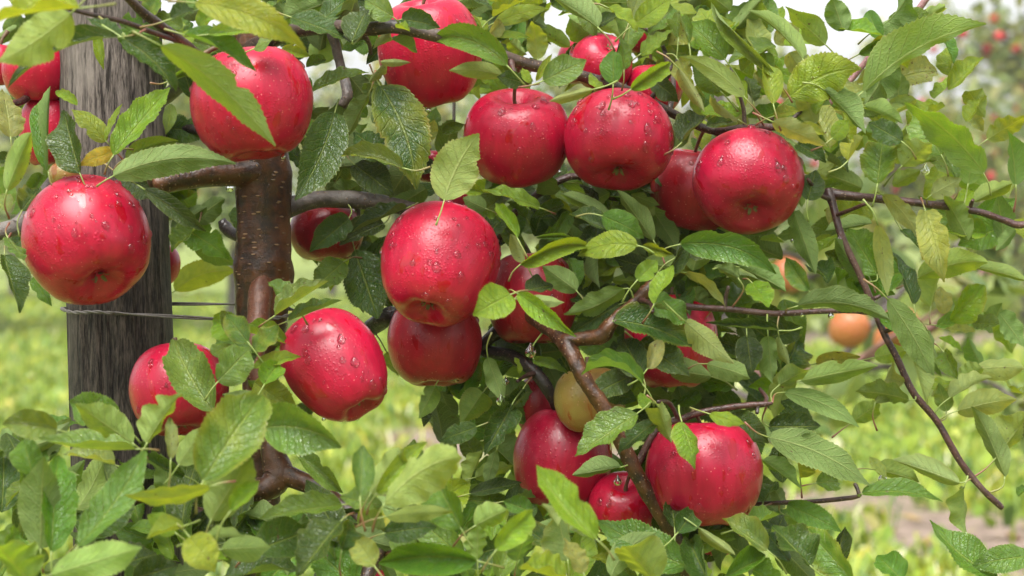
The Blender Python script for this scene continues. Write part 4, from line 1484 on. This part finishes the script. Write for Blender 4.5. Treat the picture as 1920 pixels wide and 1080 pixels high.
# ------------------------------------------------------------------ second tree: the blurred one on the right with orange fruit
MID = bpy.data.objects.new('apple_tree', None)
S.collection.objects.link(MID)
mb = P(1290, 540, 3.9); mb.z = 0
MID.location = mb
tag(MID, 'out of focus apple tree with orange fruit behind the branches on the right', 'fruit tree')
def mwood(pp, mat, n=20, sides=10):
    pts = [P(a, b, d) for a, b, d, _ in pp]
    rad = [w_ / 2 * d / FPX for _, _, d, w_ in pp]
    tube('branch', pts, rad, mat, MID, n, sides, .12, RND.uniform(0, 30))
    return [Vector(v) for v in catmull(np.array([list(p) for p in pts]), 24)]
tube('trunk', [Vector((mb.x, mb.y, -.05)), Vector((mb.x + .02, mb.y, .4)), Vector((mb.x - .01, mb.y + .05, .8)), Vector((mb.x + .06, mb.y + .1, 1.25)), Vector((mb.x + .03, mb.y + .1, 1.7))], [.035, .03, .027, .018, .007], M_GREYBARK, MID, 30, 12, .1, 3)
BR = []
for pp in ([(1400, 700, 3.8, 26), (1560, 690, 3.7, 20), (1740, 620, 3.6, 16), (1775, 585, 3.5, 15), (1810, 545, 3.4, 12), (1850, 500, 3.4, 8)],
           [(1300, 700, 3.85, 22), (1400, 745, 3.6, 16), (1520, 790, 3.5, 14), (1440, 830, 3.5, 9)],
           [(1300, 640, 3.85, 20), (1480, 540, 3.7, 16), (1540, 500, 3.7, 12), (1450, 470, 3.6, 9), (1250, 430, 3.6, 6)],
           [(1560, 690, 3.7, 18), (1700, 690, 3.6, 14), (1860, 720, 3.5, 12), (1930, 790, 3.4, 9)],
           [(1300, 560, 3.85, 18), (1480, 470, 3.8, 14), (1640, 440, 3.8, 10), (1560, 380, 3.8, 7)],
           [(1560, 690, 3.75, 16), (1760, 480, 3.8, 12), (1900, 430, 3.8, 9), (1990, 430, 3.8, 7)],
           [(1560, 740, 3.6, 14), (1600, 690, 3.5, 11), (1660, 640, 3.4, 10), (1800, 560, 3.3, 7)]):
    BR.append(mwood(pp, M_PINKTWIG if len(BR) in (0, 6) else M_GREYBARK))
mr = random.Random(21)
protos = []
for i in range(10):
    V, q, uv = SL[i % 4]
    c = np.array(FAR_T[i % 6]) * mr.uniform(.9, 1.2)
    protos.append(mesh_np('leaf', V, q, M_LEAF, uv, {'tint': np.tile(np.append(c, 1), (len(V), 1)), 'wear': np.tile([.4, .3, mr.random(), .5], (len(V), 1))}))
extra = []
for bi, b in enumerate(BR):
    for k in range(30 if bi not in (1, 3) else 18):
        p = mr.choice(b[3:]) + Vector((mr.gauss(0, .022), mr.gauss(0, .03), mr.gauss(0, .022)))
        d = Vector((mr.gauss(0, 1), mr.gauss(-.1, .8), mr.gauss(.05, .9))).normalized()
        n = Vector((mr.gauss(0, .6), mr.gauss(-.5, .6), mr.gauss(.6, .5)))
        n = (n - d * n.dot(d)).normalized()
        x = d.cross(n)
        s = mr.uniform(.055, .092)
        a_, b_, d_ = PX(p + d * s * .5)
        if d_ < 3.62 and any(math.hypot(a_ - q0, b_ - q1) < 85 for q0, q1 in ((1478, 515), (1592, 614), (1690, 612))):
            continue
        o = link('leaf', mr.choice(protos), MID)
        o.matrix_local = Matrix.Translation(p - mb) @ Matrix((x, d, n)).transposed().to_4x4() @ Matrix.Scale(s, 4)

def far_apple_mesh(mat, name='apple'):
    V, q = apple_local(1.0, .9, 5)
    return mesh_np(name, V, q, mat)
AO = far_apple_mesh(M_APPLE_ORANGE)
for (px, py, d, r, lab) in ((1478, 515, 3.6, 34, 'blurred orange apple behind the curled leaf left of the hanging twig'), (1592, 614, 3.5, 37, 'blurred orange and green apple below the thin twig on the right'),
                            (1690, 612, 3.55, 36, 'blurred orange apple behind the long pale leaf on the right'), (1262, 430, 3.6, 30, 'blurred orange apple under the close pair of red apples'),
                            (1640, 520, 3.8, 26, 'blurred orange apple behind the forked hanging twig'),
                            (1668, 640, 3.6, 30, 'second blurred orange apple beside the hanging twig')):
    p = P(px, py, d)
    o = link('apple', AO, None, p)
    rad = r * d / FPX
    o.scale = (rad,) * 3
    o.rotation_euler = (mr.uniform(-.5, .5), mr.uniform(-.5, .5), mr.uniform(0, 6))
    tag(o, lab, 'apple', 'orange apples on the tree behind')

# ------------------------------------------------------------------ far rows of the orchard
AR = far_apple_mesh(mat_apple('far_red_apple_skin', (.50, .02, .03), (.42, .012, .02), (.40, .2, .05), .05))
tr_rng = random.Random(9)
far_n = 0
def far_tree(x, y, h, r, label, apples=10, leaves=900):
    global far_n
    base = Vector((x, y, 0))
    T = bpy.data.objects.new('apple_tree', None)
    S.collection.objects.link(T)
    T.location = base
    tag(T, label, 'fruit tree', 'apple trees in the rows behind')
    tube('trunk', [base + Vector((0, 0, -.05)), base + Vector((.03, 0, h * .3)), base + Vector((-.02, .03, h * .65)), base + Vector((.02, 0, h * .97))], [.05, .042, .03, .008], M_GREYBARK, T, 20, 8, .1, x)
    lobes = []
    for k in range(9):
        a = tr_rng.uniform(0, 6.28)
        zb = h * tr_rng.uniform(.25, .8)
        ln = r * tr_rng.uniform(.6, 1.15) * (1.1 - .5 * zb / h)
        e = base + Vector((math.cos(a) * ln, math.sin(a) * ln, zb + tr_rng.uniform(-.1, .35)))
        s0 = base + Vector((0, 0, zb))
        tube('limb', [s0, s0.lerp(e, .5) + Vector((0, 0, .05)), e], [.018, .012, .004], M_GREYBARK, T, 8, 6, .1, k)
        lobes += [s0.lerp(e, t) for t in (.35, .6, .85, 1.0)]
    lobes += [base + Vector((0, 0, h * t)) for t in (.5, .7, .85, .97)]
    pts = []
    for _ in range(leaves):
        c = tr_rng.choice(lobes)
        pts.append(c + Vector((tr_rng.gauss(0, .16), tr_rng.gauss(0, .16), tr_rng.gauss(0, .17))))
    scatter_leaves('crown', pts, .125, T, base, tr_rng)
    for _ in range(apples):
        c = tr_rng.choice(lobes) + Vector((tr_rng.gauss(0, .18), -abs(tr_rng.gauss(.12, .12)), tr_rng.gauss(-.04, .18)))
        o = link('apple', AR, None, c)
        s = tr_rng.uniform(.034, .042)
        o.scale = (s, s, s)
        o.rotation_euler = (tr_rng.uniform(-.4, .4), tr_rng.uniform(-.4, .4), tr_rng.uniform(0, 6))
        tag(o, 'tiny blurred red apple in the hazy rows behind', 'apple', 'red apples in the rows behind')
        far_n += 1
ROWL = 'hazy blurred apple tree with red fruit in the rows behind'
for i in range(11):
    x = -4.6 + i * 1.25
    far_tree(x + tr_rng.uniform(-.2, .2), 16 + tr_rng.uniform(-.4, .4), tr_rng.uniform(2.1, 2.5), .66, ROWL, 26 if x > 1 else 2, 1000 if x > 1.2 else 1500)
for i in range(9):
    x = -5.6 + i * 1.7
    far_tree(x + tr_rng.uniform(-.3, .3), 21 + tr_rng.uniform(-.5, .5), tr_rng.uniform(2.4, 2.8), .8, ROWL, 12 if x > 1 else 1, 1200)
for i in range(8):
    far_tree(-7 + i * 2.2, 28 + tr_rng.uniform(-.5, .5), tr_rng.uniform(2.7, 3.1), 1.2, ROWL, 0, 1000)
far_tree(4.45, 17.2, 3.3, .8, 'taller hazy apple tree full of red fruit cut by the right edge', 48, 1500)

# unseen row added behind the viewer to block low sky and darken reflections
for i in range(7):
    far_tree(-3.6 + i * 1.2 + tr_rng.uniform(-.15, .15), -2.0 + tr_rng.uniform(-.2, .2), tr_rng.uniform(2.1, 2.4), .62, 'unseen apple tree added behind the viewer to block low sky light', 0, 900)

# ------------------------------------------------------------------ damp air
hz = NT('damp_air')
vol = hz.n('VolumePrincipled', {'Density': HAZE, 'Color': (.95, .96, .97), 'Anisotropy': .2})
ho = hz.n('OutputMaterial')
hz.t.links.new(vol.outputs[0], ho.inputs['Volume'])
hx0, hx1, hy0, hy1, hz0, hz1 = -310, 310, -70, 410, -1.2, 4.3
V = [(x, y, z) for z in (hz0, hz1) for y in (hy0, hy1) for x in (hx0, hx1)]
hb = link('haze', mesh_np('haze', V, np.array([(0, 2, 3, 1), (4, 5, 7, 6), (0, 1, 5, 4), (2, 6, 7, 3), (0, 4, 6, 2), (1, 3, 7, 5)]), hz.m, smooth=False))
hb['kind'] = 'stuff'
